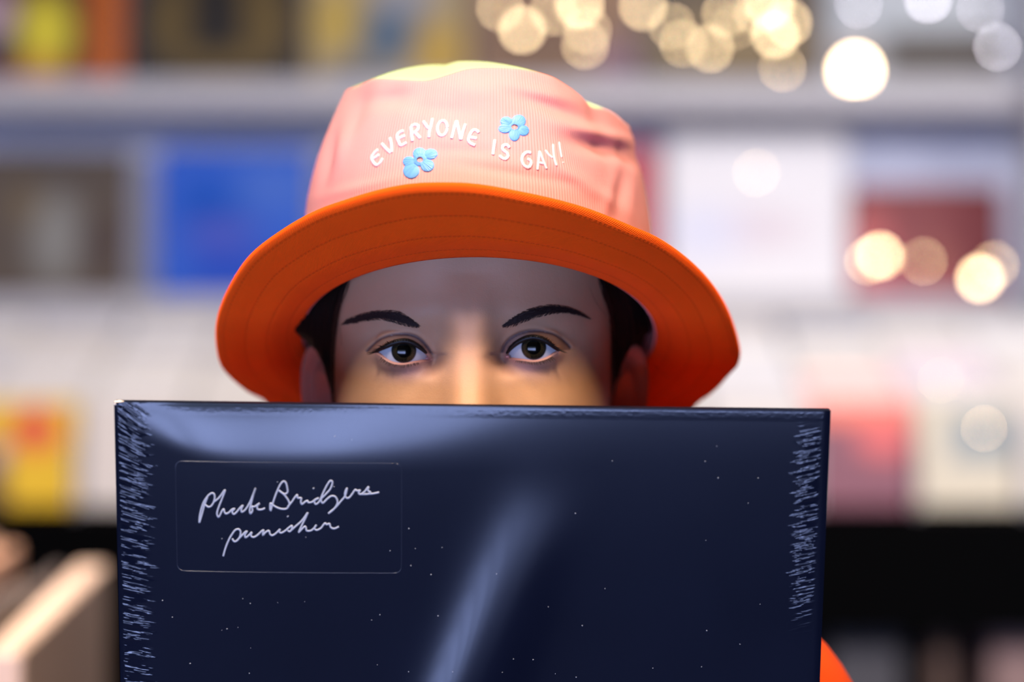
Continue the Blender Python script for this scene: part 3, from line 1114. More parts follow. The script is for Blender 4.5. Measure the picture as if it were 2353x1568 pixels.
for e in EYES:
    R = e['R']
    v, f = [(0, 0, R + 0.0008)], []
    nr, ns = 40, 48
    for i in range(1, nr):
        th = math.pi * (i / nr) ** 1.25
        rr = R
        for k in range(ns):
            a = 2 * math.pi * k / ns
            v.append((rr * math.sin(th) * math.cos(a), rr * math.sin(th) * math.sin(a), rr * math.cos(th)))
    zl, cz_ = math.sqrt(R * R - 0.0058**2), math.sqrt(0.0082**2 - 0.0058**2)
    v = [(a, b, zl + math.sqrt(0.0082**2 - a * a - b * b) - cz_) if (c > 0 and a * a + b * b < 0.0058**2) else (a, b, c) for a, b, c in v]
    v.append((0, 0, -R))
    for k in range(ns):
        f.append((0, 1 + k, 1 + (k + 1) % ns))
    for i in range(nr - 2):
        for k in range(ns):
            a, b = 1 + i * ns + k, 1 + i * ns + (k + 1) % ns
            f.append((a, a + ns, b + ns, b))
    last = len(v) - 1
    for k in range(ns):
        f.append((last, 1 + (nr - 2) * ns + (k + 1) % ns, 1 + (nr - 2) * ns + k))
    o = mesh_obj('eyeball', v, f, M['eye'], person, world=True)
    o.location = e['c']
    o.rotation_euler = e['gaze'].to_track_quat('Z', 'Y').to_euler()
    tag(o, 'dark brown eye')
    # tear duct at the inner corner
    inner = max(e['loop'], key=lambda p: -e['side'] * p[0])
    c0 = np.array((inner[0] + XC + e['side'] * 0.0014, 0, inner[1] + ZE + 0.0003))
    yy = e['c'].y - math.sqrt(max(e['R'] ** 2 - (c0[0] - e['c'].x) ** 2 - (c0[2] - e['c'].z) ** 2, 1e-6))
    c0[1] = min(yy, 0.0100) + 0.0003
    vs, fs = [], []
    for i in range(9):
        th = math.pi * i / 8
        for k in range(12):
            a = 2 * math.pi * k / 12
            vs.append(c0 + np.array((0.0014 * math.sin(th) * math.cos(a), 0.0008 * math.cos(th), 0.0008 * math.sin(th) * math.sin(a))))
    mesh_obj('tear_duct', vs, grid_faces(9, 12), M['wet'], person)

    # lashes
    def lid_point(q):
        p, n = hit(SKIN_BVH, *PX((q[0] + XC, 0.003, q[1] + ZE)))
        r2 = (q[0] - e['cx']) ** 2 + (q[1] - e['cz']) ** 2
        RL = e['R'] + 0.0012
        return np.array((q[0] + XC, e['c'].y - math.sqrt(max(RL**2 - r2, (0.42 * RL) ** 2)), q[1] + ZE))

    for which, cnt, L, line in (('upper_lashes', 120, 0.0068, e['up']), ('lower_lashes', 60, 0.0046, e['lo'])):
        ac = Acc()
        n = len(line)
        if which == 'upper_lashes':
            path = np.array([lid_point(q) for q in line]) + (0, -0.0002, 0)
            tt = np.linspace(0, 1, n)
            wl = 0.00055 + 0.00090 * np.sin(np.pi * np.clip(tt, 0, 1)) ** 0.7
            ac.add(tube_vf(path, wl, nseg=6))
        for k in range(cnt):
            t = (k + random.random()) / cnt
            out_t = t if (e['side'] > 0) else 1 - t                # 0 inner, 1 outer (upper line runs left to right)
            if which == 'lower_lashes':
                out_t = 1 - t if e['side'] > 0 else t
                if out_t < 0.22 or out_t > 0.92:
                    continue
            elif out_t < 0.08:
                continue
            q = line[min(n - 1, int(t * (n - 1)))]
            p0 = lid_point(q)
            sg = 1 if which == 'upper_lashes' else -1
            fan = e['side'] * ((out_t - 0.42) * 1.25 + random.gauss(0, 0.10))
            ln = L * (0.55 + (0.55 if which == 'upper_lashes' else 0.15) * out_t) * random.uniform(0.75, 1.1)
            if sg > 0:
                d0 = np.array((fan * 0.8, -1.0, -0.10 - 0.30 * max(0, out_t - 0.75) * 4 * 0.6))
                bend = np.array((fan * 0.45, 0.30, 0.50 - 1.0 * max(0, out_t - 0.7) * 1.6))
            else:
                d0 = np.array((fan * 0.9, -0.55, -0.62))
                bend = np.array((fan * 0.55, 0.05, -0.35))
            pth = [p0 + ln * (s_ * d0 + s_ * s_ * bend * 0.75) * 0.72 for s_ in np.linspace(0, 1, 5)]
            ac.add(tube_vf(pth, np.array((0.00016, 0.00015, 0.00013, 0.00009, 0.00002)) * (1.0 if sg > 0 else 0.8), nseg=3, cap=False))
        mesh_obj(which, ac.v, ac.f, M['lash'], person)

# ------------------------------------------------------------------ brows
BROWS = (
    ([(788, 745.5), (803, 732), (841, 719), (879, 713.5), (910, 714.5), (933, 723.5), (952, 737), (963, 747)],
     [(788, 746), (811, 744), (834, 739.5), (864, 734.5), (891, 737), (918, 744), (944, 750), (961, 750)], 1),
    ([(1354, 732.5), (1331, 716.5), (1300, 704.5), (1270, 701), (1235, 704.5), (1205, 714.5), (1174, 731.5), (1155, 746.5)],
     [(1354, 733), (1327, 724.5), (1300, 720.5), (1262, 722.5), (1224, 732), (1193, 743.5), (1174, 750), (1156, 749.5)], -1))
for top_, bot_, s in BROWS:
    n = 46
    A = smooth_line(top_, 2)
    B = smooth_line(bot_, 2)
    A = A[np.linspace(0, len(A) - 1, n).astype(int)]
    B = B[np.linspace(0, len(B) - 1, n).astype(int)]
    ac = Acc()
    # low bed of short hair
    mrows = 7
    vs = []
    for i in range(n):
        for j in range(mrows):
            t = j / (mrows - 1)
            tt = 0.10 + 0.80 * t
            q = A[i] * (1 - tt) + B[i] * tt
            p, nn = hit(SKIN_BVH, *q)
            vs.append(p + nn * (0.00022 * math.sin(math.pi * t) - 0.00003))
    ac.add((vs, grid_faces(n, mrows)))
    for k in range(1000):
        t = random.random()
        i = t * (n - 1)
        i0 = min(n - 2, int(i))
        ft = i - i0
        a = A[i0] * (1 - ft) + A[i0 + 1] * ft
        b = B[i0] * (1 - ft) + B[i0 + 1] * ft
        u = random.random()
        q = a * (1 - u) + b * u
        # hair runs towards the tail, rising in the lower half and falling in the upper half
        j0, j1 = max(0, i0 - 3), min(n - 1, i0 + 3)
        d = (A[j0] + B[j0] - A[j1] - B[j1])
        d = d / (np.linalg.norm(d) + 1e-9)
        nrm = np.array((0, -1.0)) if True else None
        slope = (u - 0.42) * 1.15 + 0.35 * (t ** 3)
        d = d + nrm * slope
        d /= np.linalg.norm(d)
        ln = random.uniform(8, 13) * (0.7 + 0.3 * t)
        pth = []
        for s_ in (0, 0.35, 0.7, 1):
            p, nn = hit(SKIN_BVH, *(q + d * ln * (s_ - 0.35)))
            if p is None:
                break
            pth.append(p + nn * (0.00015 + 0.00055 * math.sin(math.pi * min(1, 0.15 + s_ * 0.8))))
        if len(pth) == 4:
            ac.add(tube_vf(pth, (0.00007, 0.00008, 0.00006, 0.00002), nseg=3, cap=False))
    mesh_obj('eyebrow', ac.v, ac.f, M['brow'], person)

# ------------------------------------------------------------------ hair under the hat
def hair_material():
    t = NT('dark_hair')
    uv = t.n('ShaderNodeUVMap')
    mp = t.n('ShaderNodeMapping')
    mp.inputs['Scale'].default_value = (220, 4, 1)
    t.l(uv.outputs[0], mp.inputs[0])
    n = t.noise(mp.outputs[0], 1.0, 3)
    t.l(t.mix(n, (0.0012, 0.001, 0.001, 1), (0.005, 0.0035, 0.003, 1)), t.b.inputs['Base Color'])
    t.b.inputs['Roughness'].default_value = 0.55
    t.b.inputs['Specular IOR Level'].default_value = 0.12
    t.bump(n, 0.6, 0.002)
    return t.m


M['hair'] = hair_material()
ac = Acc()
uvs = []
for s in (-1, 1):
    NPH, NZ = 90, 26
    hlz = [-0.030, -0.018, -0.008, 0.000, 0.020, 0.034, 0.050, 0.080, 0.115]
    hlx = [0.0672, 0.0670, 0.0668, 0.0665, 0.0632, 0.0575, 0.050, 0.030, 0.010] if s < 0 else [0.0685, 0.0685, 0.0683, 0.0682, 0.0664, 0.0610, 0.054, 0.03, 0.01]
    uu, ww = [q.ravel() for q in np.meshgrid(np.linspace(0, 1, NPH), np.linspace(0, 1, NZ), indexing='ij')]
    # lower edge: sideburn, over the ear, then down behind it
    zlow = np.interp(uu, [0.0, 0.035, 0.10, 0.16, 0.30, 0.42, 0.55, 1.0], [-0.030, -0.026, -0.006, -0.005, -0.005, -0.040, -0.075, -0.085])
    Zs = zlow + (0.112 - zlow) * ww
    p0 = phi_of(hermite(hlz, hlx, np.clip(Zs, -0.03, 0.115)), Zs)
    bx, by = base_xy(p0 + (math.pi - p0) * uu, Zs)
    by = by - YAX
    k = np.minimum(1, uu / 0.16)
    amt = np.interp(Zs, [0.010, 0.018, 0.030, 0.048], [0.0178, 0.0150, 0.0098, 0.002])
    off = 0.0006 + amt * (3 * k * k - 2 * k**3) * np.minimum(1, 0.15 + ww * 7) + 0.0007 * np.sin(uu * 260 + 5 * ww)
    L = np.hypot(bx, by)
    vs = list(np.stack((XC + s * bx * (1 + off / L), YAX + by * (1 + off / L), ZE + Zs), 1))
    uvs += list(zip(uu, ww))
    fs = grid_faces(NPH, NZ)
    ac.add((vs, fs if s > 0 else [q[::-1] for q in fs]))
hair = mesh_obj('hair', ac.v, ac.f, M['hair'], person)
ul = hair.data.uv_layers.new(name='strands')
for lp in hair.data.loops:
    ul.data[lp.index].uv = uvs[lp.vertex_index]
sol = hair.modifiers.new('thick', 'SOLIDIFY')
sol.thickness = 0.004
sol.offset = -1
ac = Acc()
# soft hairline strands and two fine loose hairs at the temple
for s in (-1, 1):
    hx = [0.0672, 0.0670, 0.0668, 0.0665, 0.0632, 0.0575, 0.050, 0.030, 0.010] if s < 0 else [0.0685, 0.0685, 0.0683, 0.0682, 0.0664, 0.0610, 0.054, 0.03, 0.01]
    Zr = rng.uniform(-0.030, 0.036, 170)
    xr = hermite(hlz, hx, Zr) - rng.uniform(-0.001, 0.0022, 170)
    u5 = np.linspace(0, 1, 5)
    zz = (Zr[:, None] - 0.010 * u5).ravel()
    xx = np.minimum((xr[:, None] + 0.0035 * u5 - 0.002 * u5 * (1 - u5)).ravel(), 0.0695)
    bx, by = base_xy(phi_of(xx, zz), zz)
    P3 = np.stack((XC + s * (bx + 0.0012), by - 0.0008, ZE + zz), 1).reshape(170, 5, 3)
    for pth in P3:
        ac.add(tube_vf(pth, (0.00004, 0.0001, 0.00012, 0.00012, 0.0001), nseg=3, cap=False))
for line in ([(768, 718), (780, 745), (787, 775), (788, 795)], [(1352, 660), (1362, 685), (1374, 705), (1390, 725)], [(762, 740), (768, 770), (770, 800)]):
    pth = []
    for q in smooth_line(line, 5):
        p, nn = hit(SKIN_BVH, *q)
        if p is not None:
            pth.append(p + nn * 0.0006)
    ac.add(tube_vf(pth, 0.00006, nseg=3, cap=False))
mesh_obj('loose_strands', ac.v, ac.f, M['lash'], person)['kind'] = 'stuff'

# ------------------------------------------------------------------ clothes
def cloth(name, col, rough=0.85, scale=900, bump=0.0004):
    t = NT(name)
    ob = t.coord()
    n = t.noise(ob, 40, 4)
    t.l(t.mix(n, tuple(c * 0.85 for c in col[:3]) + (1,), col), t.b.inputs['Base Color'])
    t.b.inputs['Roughness'].default_value = rough
    t.b.inputs['Specular IOR Level'].default_value = 0.2
    t.bump(t.math('ADD', t.noise(ob, scale, 2), t.math('MULTIPLY', t.noise(ob, 25, 3), 3)), 0.5, bump)
    return t.m


J = {'chest': ((XC, 0.135, 1.17), (0.135, 0.088)), 'waist': ((XC, 0.13, 1.0), (0.13, 0.088)), 'hip': ((XC, 0.13, 0.86), (0.145, 0.10)),
     'collar': ((XC, 0.128, 1.285), (0.085, 0.062)), 'top': ((XC, 0.118, 1.325), (0.064, 0.06))}
B = [('chest', 'waist'), ('waist', 'hip'), ('chest', 'collar'), ('collar', 'top')]
for s, nm in ((-1, 'l'), (1, 'r')):
    dx = 0.0 if s > 0 else 0.03
    J['sh' + nm] = ((XC + s * (0.142 - dx), 0.066, 1.341), 0.060)
    J['ua' + nm] = ((XC + s * (0.164 - dx), 0.075, 1.265), 0.052)
    J['el' + nm] = ((XC + s * 0.205, 0.115, 1.075), 0.046)
    J['fa' + nm] = ((XC + s * 0.196, 0.078, 1.11), 0.038)
    J['cu' + nm] = ((XC + s * 0.188, 0.056, 1.140), 0.034)
    B += [('collar', 'sh' + nm), ('sh' + nm, 'ua' + nm), ('ua' + nm, 'el' + nm), ('el' + nm, 'fa' + nm), ('fa' + nm, 'cu' + nm)]
v, f = skin_mesh(J, B, 3)
mesh_obj('jacket', v, f, cloth('orange_jacket', srgb(222, 74, 14)), person)
J = {'hip': ((XC, 0.13, 0.86), (0.14, 0.095)), 'low': ((XC, 0.13, 0.80), (0.12, 0.09))}
B = [('hip', 'low')]
for s, nm in ((-1, 'l'), (1, 'r')):
    J['th' + nm] = ((XC + s * 0.085, 0.13, 0.74), 0.085)
    J['kn' + nm] = ((XC + s * 0.09, 0.12, 0.45), 0.062)
    J['ca' + nm] = ((XC + s * 0.095, 0.135, 0.28), 0.058)
    J['an' + nm] = ((XC + s * 0.10, 0.14, 0.085), 0.05)
    B += [('low', 'th' + nm), ('th' + nm, 'kn' + nm), ('kn' + nm, 'ca' + nm), ('ca' + nm, 'an' + nm)]
v, f = skin_mesh(J, B, 2)
mesh_obj('trousers', v, f, cloth('dark_denim', (0.012, 0.014, 0.025, 1)), person)
for s in (-1, 1):
    v, f = skin_mesh({'heel': ((XC + s * 0.10, 0.16, 0.042), (0.038, 0.042)), 'mid': ((XC + s * 0.105, 0.08, 0.042), (0.042, 0.04)),
                      'toe': ((XC + s * 0.115, -0.03, 0.032), (0.04, 0.03))}, [('heel', 'mid'), ('mid', 'toe')], 2)
    v = [(a, b, max(0.0, c)) for a, b, c in v]
    mesh_obj('shoe', v, f, cloth('black_canvas', (0.01, 0.01, 0.01, 1)), person)

# =================================================================== THE BUCKET HAT
def fabric(name, col, rib=0.0, rib_axis=0, seams=(), trans=0.0, fuzz=0.0, rough=0.9, twill=0.0):
    """Woven cloth in metres of UV: fine cords along one axis, stitched seam lines across the other."""
    t = NT(name)
    uv = t.n('ShaderNodeUVMap')
    sep = t.n('ShaderNodeSeparateXYZ')
    t.l(uv.outputs[0], sep.inputs[0])
    u, v = sep.outputs[0], sep.outputs[1]
    n1 = t.noise(uv.outputs[0], 55, 4)
    n2 = t.noise(uv.outputs[0], 1500, 2)
    base = t.mix(t.math('ADD', t.math('MULTIPLY', n1, 0.6), t.math('MULTIPLY', n2, 0.4)),
                 tuple(c * 0.86 for c in col[:3]) + (1,), tuple(min(1, c * 1.10) for c in col[:3]) + (1,))
    h = t.math('MULTIPLY', n2, 0.35)
    if rib:
        w = t.math('SINE', t.math('MULTIPLY', u if rib_axis == 0 else v, 2 * math.pi / rib))
        w = t.math('MULTIPLY_ADD', w, 0.5, 0.5)
        h = t.math('ADD', h, w)
        base = t.mix(t.math('MULTIPLY', t.math('SUBTRACT', 1.0, w), 0.16), base, tuple(c * 0.6 for c in col[:3]) + (1,))
    if twill:
        w = t.math('SINE', t.math('MULTIPLY', t.math('ADD', u, t.math('MULTIPLY', v, 1.2)), 2 * math.pi / twill))
        h = t.math('ADD', h, t.math('MULTIPLY_ADD', w, 0.4, 0.4))
    for sv in seams:
        d = t.math('ABSOLUTE', t.math('SUBTRACT', v, sv))
        dash = t.step(t.math('SINE', t.math('MULTIPLY', u, 2 * math.pi / 0.0028)), -0.3, 0.2)
        line = t.math('MULTIPLY', t.step(d, 0.0011, 0.0002), t.math('MULTIPLY_ADD', dash, 0.6, 0.4))
        h = t.math('SUBTRACT', h, t.math('MULTIPLY', line, 2.2))
        base = t.mix(t.math('MULTIPLY', line, 0.35), base, tuple(c * 0.45 for c in col[:3]) + (1,))
    t.l(base, t.b.inputs['Base Color'])
    t.b.inputs['Roughness'].default_value = rough
    t.b.inputs['Specular IOR Level'].default_value = 0.15
    t.b.inputs['Sheen Weight'].default_value = fuzz
    t.b.inputs['Sheen Roughness'].default_value = 0.4
    t.b.inputs['Sheen Tint'].default_value = tuple(min(1, c * 1.2 + 0.1) for c in col[:3]) + (1,)
    t.bump(h, 0.5, 0.0004)
    if trans:
        tr = t.n('ShaderNodeBsdfTranslucent')
        tr.inputs[0].default_value = tuple(min(1, c ** 0.55) for c in col[:3]) + (1,)
        mx = t.n('ShaderNodeMixShader')
        mx.inputs[0].default_value = trans
        t.l(t.b.outputs[0], mx.inputs[1])
        t.l(tr.outputs[0], mx.inputs[2])
        t.l(mx.outputs[0], t.out.inputs[0])
    return t.m


PINK = (0.69, 0.290, 0.282, 1)
ORANGE = (0.95, 0.098, 0.003, 1)
M['hat_pink'] = fabric('pink_corduroy', PINK, rib=0.0017, fuzz=0.15)
M['hat_green'] = fabric('lime_cotton', (0.47, 0.62, 0.36, 1), twill=0.001, fuzz=0.1)
M['hat_orange'] = fabric('orange_twill', ORANGE, twill=0.0012, seams=(0.0045, 0.0185, 0.0325, 0.0465), trans=0.13, fuzz=0.05)

NA = 320
al = np.linspace(-180, 180, NA, endpoint=False)
EK = [(-180, (0.0, 0.222, -0.090)), (-150, (-0.080, 0.203, -0.080)),
      (-118, (611, 926, 0.15)), (-108, (560, 894, 0.13)), (-99, (518, 856, 0.11)), (-91, (501, 821, 0.088)), (-81, (495, 758, 0.062)),
      (-71, (508, 698, 0.040)), (-61, (543, 628, 0.018)), (-52, (585, 575, 0.001)), (-43, (655, 523, -0.018)), (-35, (725, 484, -0.032)),
      (-27, (796, 458, -0.043)), (-20, (866, 437, -0.050)), (-13, (936, 423, -0.054)), (-6, (1006, 419, -0.055)), (3, (1100, 423, -0.054)),
      (14, (1240, 449, -0.046)), (24, (1345, 477, -0.033)), (36, (1451, 519, -0.015)), (46, (1521, 551, 0.001)), (58, (1591, 603, 0.022)),
      (68, (1643, 660, 0.043)), (77, (1678, 723, 0.063)), (88, (1701, 803, 0.089)), (93, (1696, 838, 0.102)), (98, (1678, 859, 0.114)),
      (107, (1643, 898, 0.135)), (116, (1598, 933, 0.155)), (150, (0.082, 0.203, -0.080))]
TK = [(-180, (0.004, 0.186, 0.085)), (-130, (-0.054, 0.155, 0.102)), (-100, (-0.0655, 0.112, 0.118)),
      (-80, (792, 213, 0.082)), (-60, (822, 197, 0.0575)), (-45, (862, 181, 0.040)), (-30, (929, 183, 0.026)), (-20, (983, 184, 0.020)),
      (-12, (1027, 172, 0.0175)), (-4, (1075, 158, 0.0155)), (4, (1125, 155, 0.0155)), (14, (1190, 158, 0.018)), (26, (1258, 172, 0.024)),
      (36, (1301, 195, 0.031)), (44, (1334, 220, 0.039)), (52, (1358, 246, 0.048)), (64, (1396, 252, 0.063)), (78, (1430, 277, 0.083)),
      (95, (1444, 304, 0.108)), (130, (0.060, 0.158, 0.088))]


def ring(keys):
    ks, ps = [], []
    for k, p in keys:
        ks.append(k)
        ps.append(W(*p) if abs(p[0]) > 1 else (XC + p[0], p[1], ZE + p[2]))
    return hermite(ks, np.array(ps), al, period=360)


E_ = ring(EK)
T_ = ring(TK)
ra = np.radians(al)
jy = 0.096 - 0.106 * np.cos(ra)
J_ = np.stack((XC + 0.003 + 0.0885 * np.sin(ra), jy, ZE + 0.0432 - (jy + 0.010) * 0.36), 1)
radial = np.stack((np.sin(ra), -np.cos(ra), np.zeros(NA)), 1)


def arc_u(rg):
    d = np.linalg.norm(np.roll(rg, -1, 0) - rg, axis=1)
    return np.concatenate(([0], np.cumsum(d)))


hat = thing('bucket_hat', (XC, 0.1, ZE - 0.08), 'pink and orange bucket hat with embroidered words and two blue flowers', 'hat')


def set_uv(o, uv):
    l = o.data.uv_layers.new(name='cloth')
    for p in o.data.polygons:
        us = [uv[vi][0] for vi in p.vertices]
        wrapfix = max(us) - min(us) > 0.2
        for li, vi in zip(p.loop_indices, p.vertices):
            a, b = uv[vi]
            if wrapfix and a < 0.1:
                a += UTOT
            l.data[li].uv = (a, b)


# crown
NV = 72
UTOT = 0.60
uarc = np.arange(NA) / NA * UTOT
bulge = hermite([-180, -120, -80, -40, 0, 40, 80, 120], [0.004, 0.006, 0.0085, 0.005, 0.0035, 0.003, 0.0045, 0.004], al, period=360)
DENTS = [  # px, py, half-lengths, angle, amount
    (1380, 340, 80, 20, 14, -0.0034), (1372, 306, 80, 14, 14, 0.0022), (1440, 352, 34, 11, 62, -0.0018), (1425, 440, 17, 60, 12, -0.0014),
    (1400, 455, 16, 62, 16, 0.0010), (1452, 455, 12, 46, 4, 0.0006), (1330, 415, 110, 16, 34, 0.0016), (905, 225, 60, 22, -8, -0.0022), (1085, 205, 70, 26, 4, 0.0014),
    (815, 262, 20, 60, 24, -0.0022), (788, 330, 14, 66, 14, 0.0018), (756, 360, 12, 60, 12, -0.0016), (1000, 250, 90, 16, 6, -0.0008),
    (1280, 250, 90, 16, 20, -0.0020), (1240, 215, 80, 15, 12, 0.0012), (1040, 345, 130, 14, 2, -0.0007), (830, 430, 90, 12, -14, 0.0008), (1190, 400, 140, 12, 10, -0.0008)]


def dent(p):
    x, y = PX(p)
    d = 0.0
    if p[1] > 0.11:
        return 0.0
    for cx, cy, lx, ly, an, am in DENTS:
        a = math.radians(an)
        dx, dy = x - cx, y - cy
        q = ((dx * math.cos(a) + dy * math.sin(a)) / lx) ** 2 + ((-dx * math.sin(a) + dy * math.cos(a)) / ly) ** 2
        if q < 9:
            d += am * math.exp(-q)
    return d


vs, uv = [], []
for i in range(NA):
    for j in range(NV):
        t = j / (NV - 1)
        p = J_[i] * (1 - t) + T_[i] * t + radial[i] * bulge[i] * math.sin(math.pi * t**1.25)
        p = p + radial[i] * dent(p)
        vs.append(p)
        uv.append((uarc[i], t * 0.09))
crown = mesh_obj('crown', vs, grid_faces(NA, NV, True), M['hat_pink'], hat)
set_uv(crown, uv)
m_ = crown.modifiers.new('cloth', 'SOLIDIFY')
m_.thickness = 0.0012
m_.offset = -1

# top of the crown
apex = W(1035, 151, 0.10)
NT_ = 26
vs, uv = [], []
for i in range(NA):
    for j in range(NT_):
        t = j / (NT_ - 1)
        p = T_[i] * (1 - t) + apex * t
        sag = 0.0026 * (t * (1 - t)) * 4
        p = p + np.array((0, 0, sag)) + (radial[i] * -0.0006 if j == 0 else 0)
        vs.append(p)
        uv.append((p[0] + 0.2, p[1] + 0.2))
o = mesh_obj('crown_top', vs, grid_faces(NA, NT_, True), M['hat_green'], hat)
UTOT, keep_u = 10.0, UTOT
set_uv(o, uv)
UTOT = keep_u
m_ = o.modifiers.new('cloth', 'SOLIDIFY')
m_.thickness = 0.0012
m_.offset = -1
# brim: sheet from the crown joint to the outer edge, doubled for its thickness
NB = 44
vs, uv = [], []
Lb = np.linalg.norm(E_ - J_, axis=1)
for side_ in (0, 1):
    for i in range(NA):
        rad3 = E_[i] - J_[i]
        nrm = np.cross(rad3, np.roll(E_, -1, 0)[i] - np.roll(E_, 1, 0)[i])
        nrm /= np.linalg.norm(nrm)
        if nrm[2] < 0:
            nrm = -nrm
        for j in range(NB):
            t = j / (NB - 1)
            p = J_[i] * (1 - t) + E_[i] * t - nrm * 0.0050 * math.sin(math.pi * t) + nrm * 0.0008 * math.sin(math.pi * 4 * t) * t
            th = 0.0011 * (1.0 if t < 0.955 else math.sqrt(max(0.0, 1 - ((t - 0.955) / 0.045) ** 2)))
            if 0.90 < t < 0.97:
                th *= 1.25
            vs.append(p + nrm * th * (1 if side_ else -1))
            uv.append((uarc[i] * 1.35, (1 - t) * 0.056))
f = grid_faces(NA, NB, True) + [q[::-1] for q in grid_faces(NA, NB, True, NA * NB)]
for i in range(NA):
    i2 = (i + 1) % NA
    f.append((i * NB + NB - 1, i2 * NB + NB - 1, NA * NB + i2 * NB + NB - 1, NA * NB + i * NB + NB - 1))
    f.append((i2 * NB, i * NB, NA * NB + i * NB, NA * NB + i2 * NB))
UTOT = 0.60 * 1.35
o = mesh_obj('brim', vs, f, M['hat_orange'], hat)
set_uv(o, uv)

# embroidery on the crown front
HAT_BVH = bvh_of(crown)


def thread(name, col):
    t = NT(name)
    uvn = t.n('ShaderNodeUVMap')
    mp = t.n('ShaderNodeMapping')
    mp.inputs['Scale'].default_value = (1500, 30, 1)
    t.l(uvn.outputs[0], mp.inputs[0])
    n = t.noise(mp.outputs[0], 1.0, 2)
    t.l(t.mix(n, tuple(c * 0.72 for c in col[:3]) + (1,), tuple(min(1, c * 1.12) for c in col[:3]) + (1,)), t.b.inputs['Base Color'])
    t.b.inputs['Roughness'].default_value = 0.45
    t.bump(n, 0.8, 0.0004)
    return t.m


M['thread_white'] = thread('white_thread', (0.68, 0.64, 0.67, 1))
M['thread_blue'] = thread('blue_thread', (0.115, 0.34, 0.70, 1))


def c3(x, y):
    return (840 + x / 4.802, 250 + y / 4.802)


LET = {
    'E': [[(140, 452), (95, 492), (68, 542), (88, 596), (125, 624), (165, 592), (190, 545)], [(80, 556), (118, 532), (152, 505)]],
    'V': [[(177, 385), (225, 440), (280, 490)], [(268, 320), (287, 400), (288, 485)]],
    'E2': [[(422, 244), (375, 262), (348, 302), (362, 360), (387, 404), (425, 392), (453, 372)], [(362, 330), (402, 312), (438, 298)]],
    'R': [[(520, 362), (508, 280), (500, 198)], [(500, 200), (543, 176), (580, 190), (580, 228), (546, 258), (515, 270)], [(545, 262), (578, 298), (608, 330)]],
    'Y': [[(637, 138), (665, 180), (698, 222)], [(740, 108), (725, 180), (706, 250), (700, 322)]],
    'O': 'ring',
    'N': [[(950, 332), (975, 232), (1003, 132)], [(1006, 132), (1030, 240), (1050, 346)], [(1052, 346), (1075, 255), (1103, 168)]],
    'E3': [[(1252, 268), (1222, 238), (1186, 240), (1152, 290), (1136, 350), (1165, 386), (1212, 406)], [(1150, 316), (1192, 322), (1232, 328)]],
    'I': [[(1430, 342), (1416, 430), (1406, 512)]],
    'S': [[(1590, 435), (1562, 402), (1520, 410), (1514, 450), (1560, 490), (1572, 528), (1540, 556), (1492, 534), (1482, 512)]],
    'G': [[(1828, 490), (1785, 482), (1742, 512), (1726, 570), (1750, 628), (1795, 650), (1824, 620), (1824, 580), (1786, 552)]],
    'A': [[(1897, 678), (1910, 570), (1920, 468)], [(1921, 468), (1960, 570), (1998, 666)], [(1904, 592), (1940, 602), (1972, 608)]],
    'Y2': [[(1982, 458), (2025, 512), (2066, 545)], [(2070, 394), (2073, 470), (2086, 560), (2108, 632)]],
    '!': [[(2136, 368), (2150, 460), (2164, 540)], [(2176, 588), (2182, 604)]]}
for k, strokes in LET.items():
    ac = Acc()
    wid = {'!': 0.00052, 'Y2': 0.00064, 'A': 0.00066}.get(k, 0.00084)
    if strokes == 'ring':
        strokes = [[(848 + 53 * math.cos(a) + 6 * math.sin(a), 215 - 82 * math.sin(a)) for a in np.linspace(0, 2 * math.pi, 18)]]
    uvl = []
    for st in strokes:
        line = smooth_line([c3(*q) for q in st], 1.5)
        P_, N_ = [], []
        for q in line:
            p, n = hit(HAT_BVH, *q)
            if p is None:
                continue
            P_.append(p + n * 0.0001)
            N_.append(n)
        r = np.full(len(P_), wid)
        r = r * (1 + 0.10 * np.sin(np.arange(len(P_)) * 2.1))
        r[0] *= 0.7
        r[-1] *= 0.7
        v, f = tube_vf(np.array(P_), r, up=np.array(N_), flat=0.62, nseg=8)
        uvl += [(i // 8 * 0.0003, (i % 8) / 8 * 0.003) for i in range(len(v))]
        ac.add((v, f))
    o = mesh_obj('embroidered_letter' if k != '!' else 'embroidered_mark', ac.v, ac.f, M['thread_white'], hat)
    ul = o.data.uv_layers.new(name='thread')
    for lp in o.data.loops:
        ul.data[lp.index].uv = uvl[lp.vertex_index]

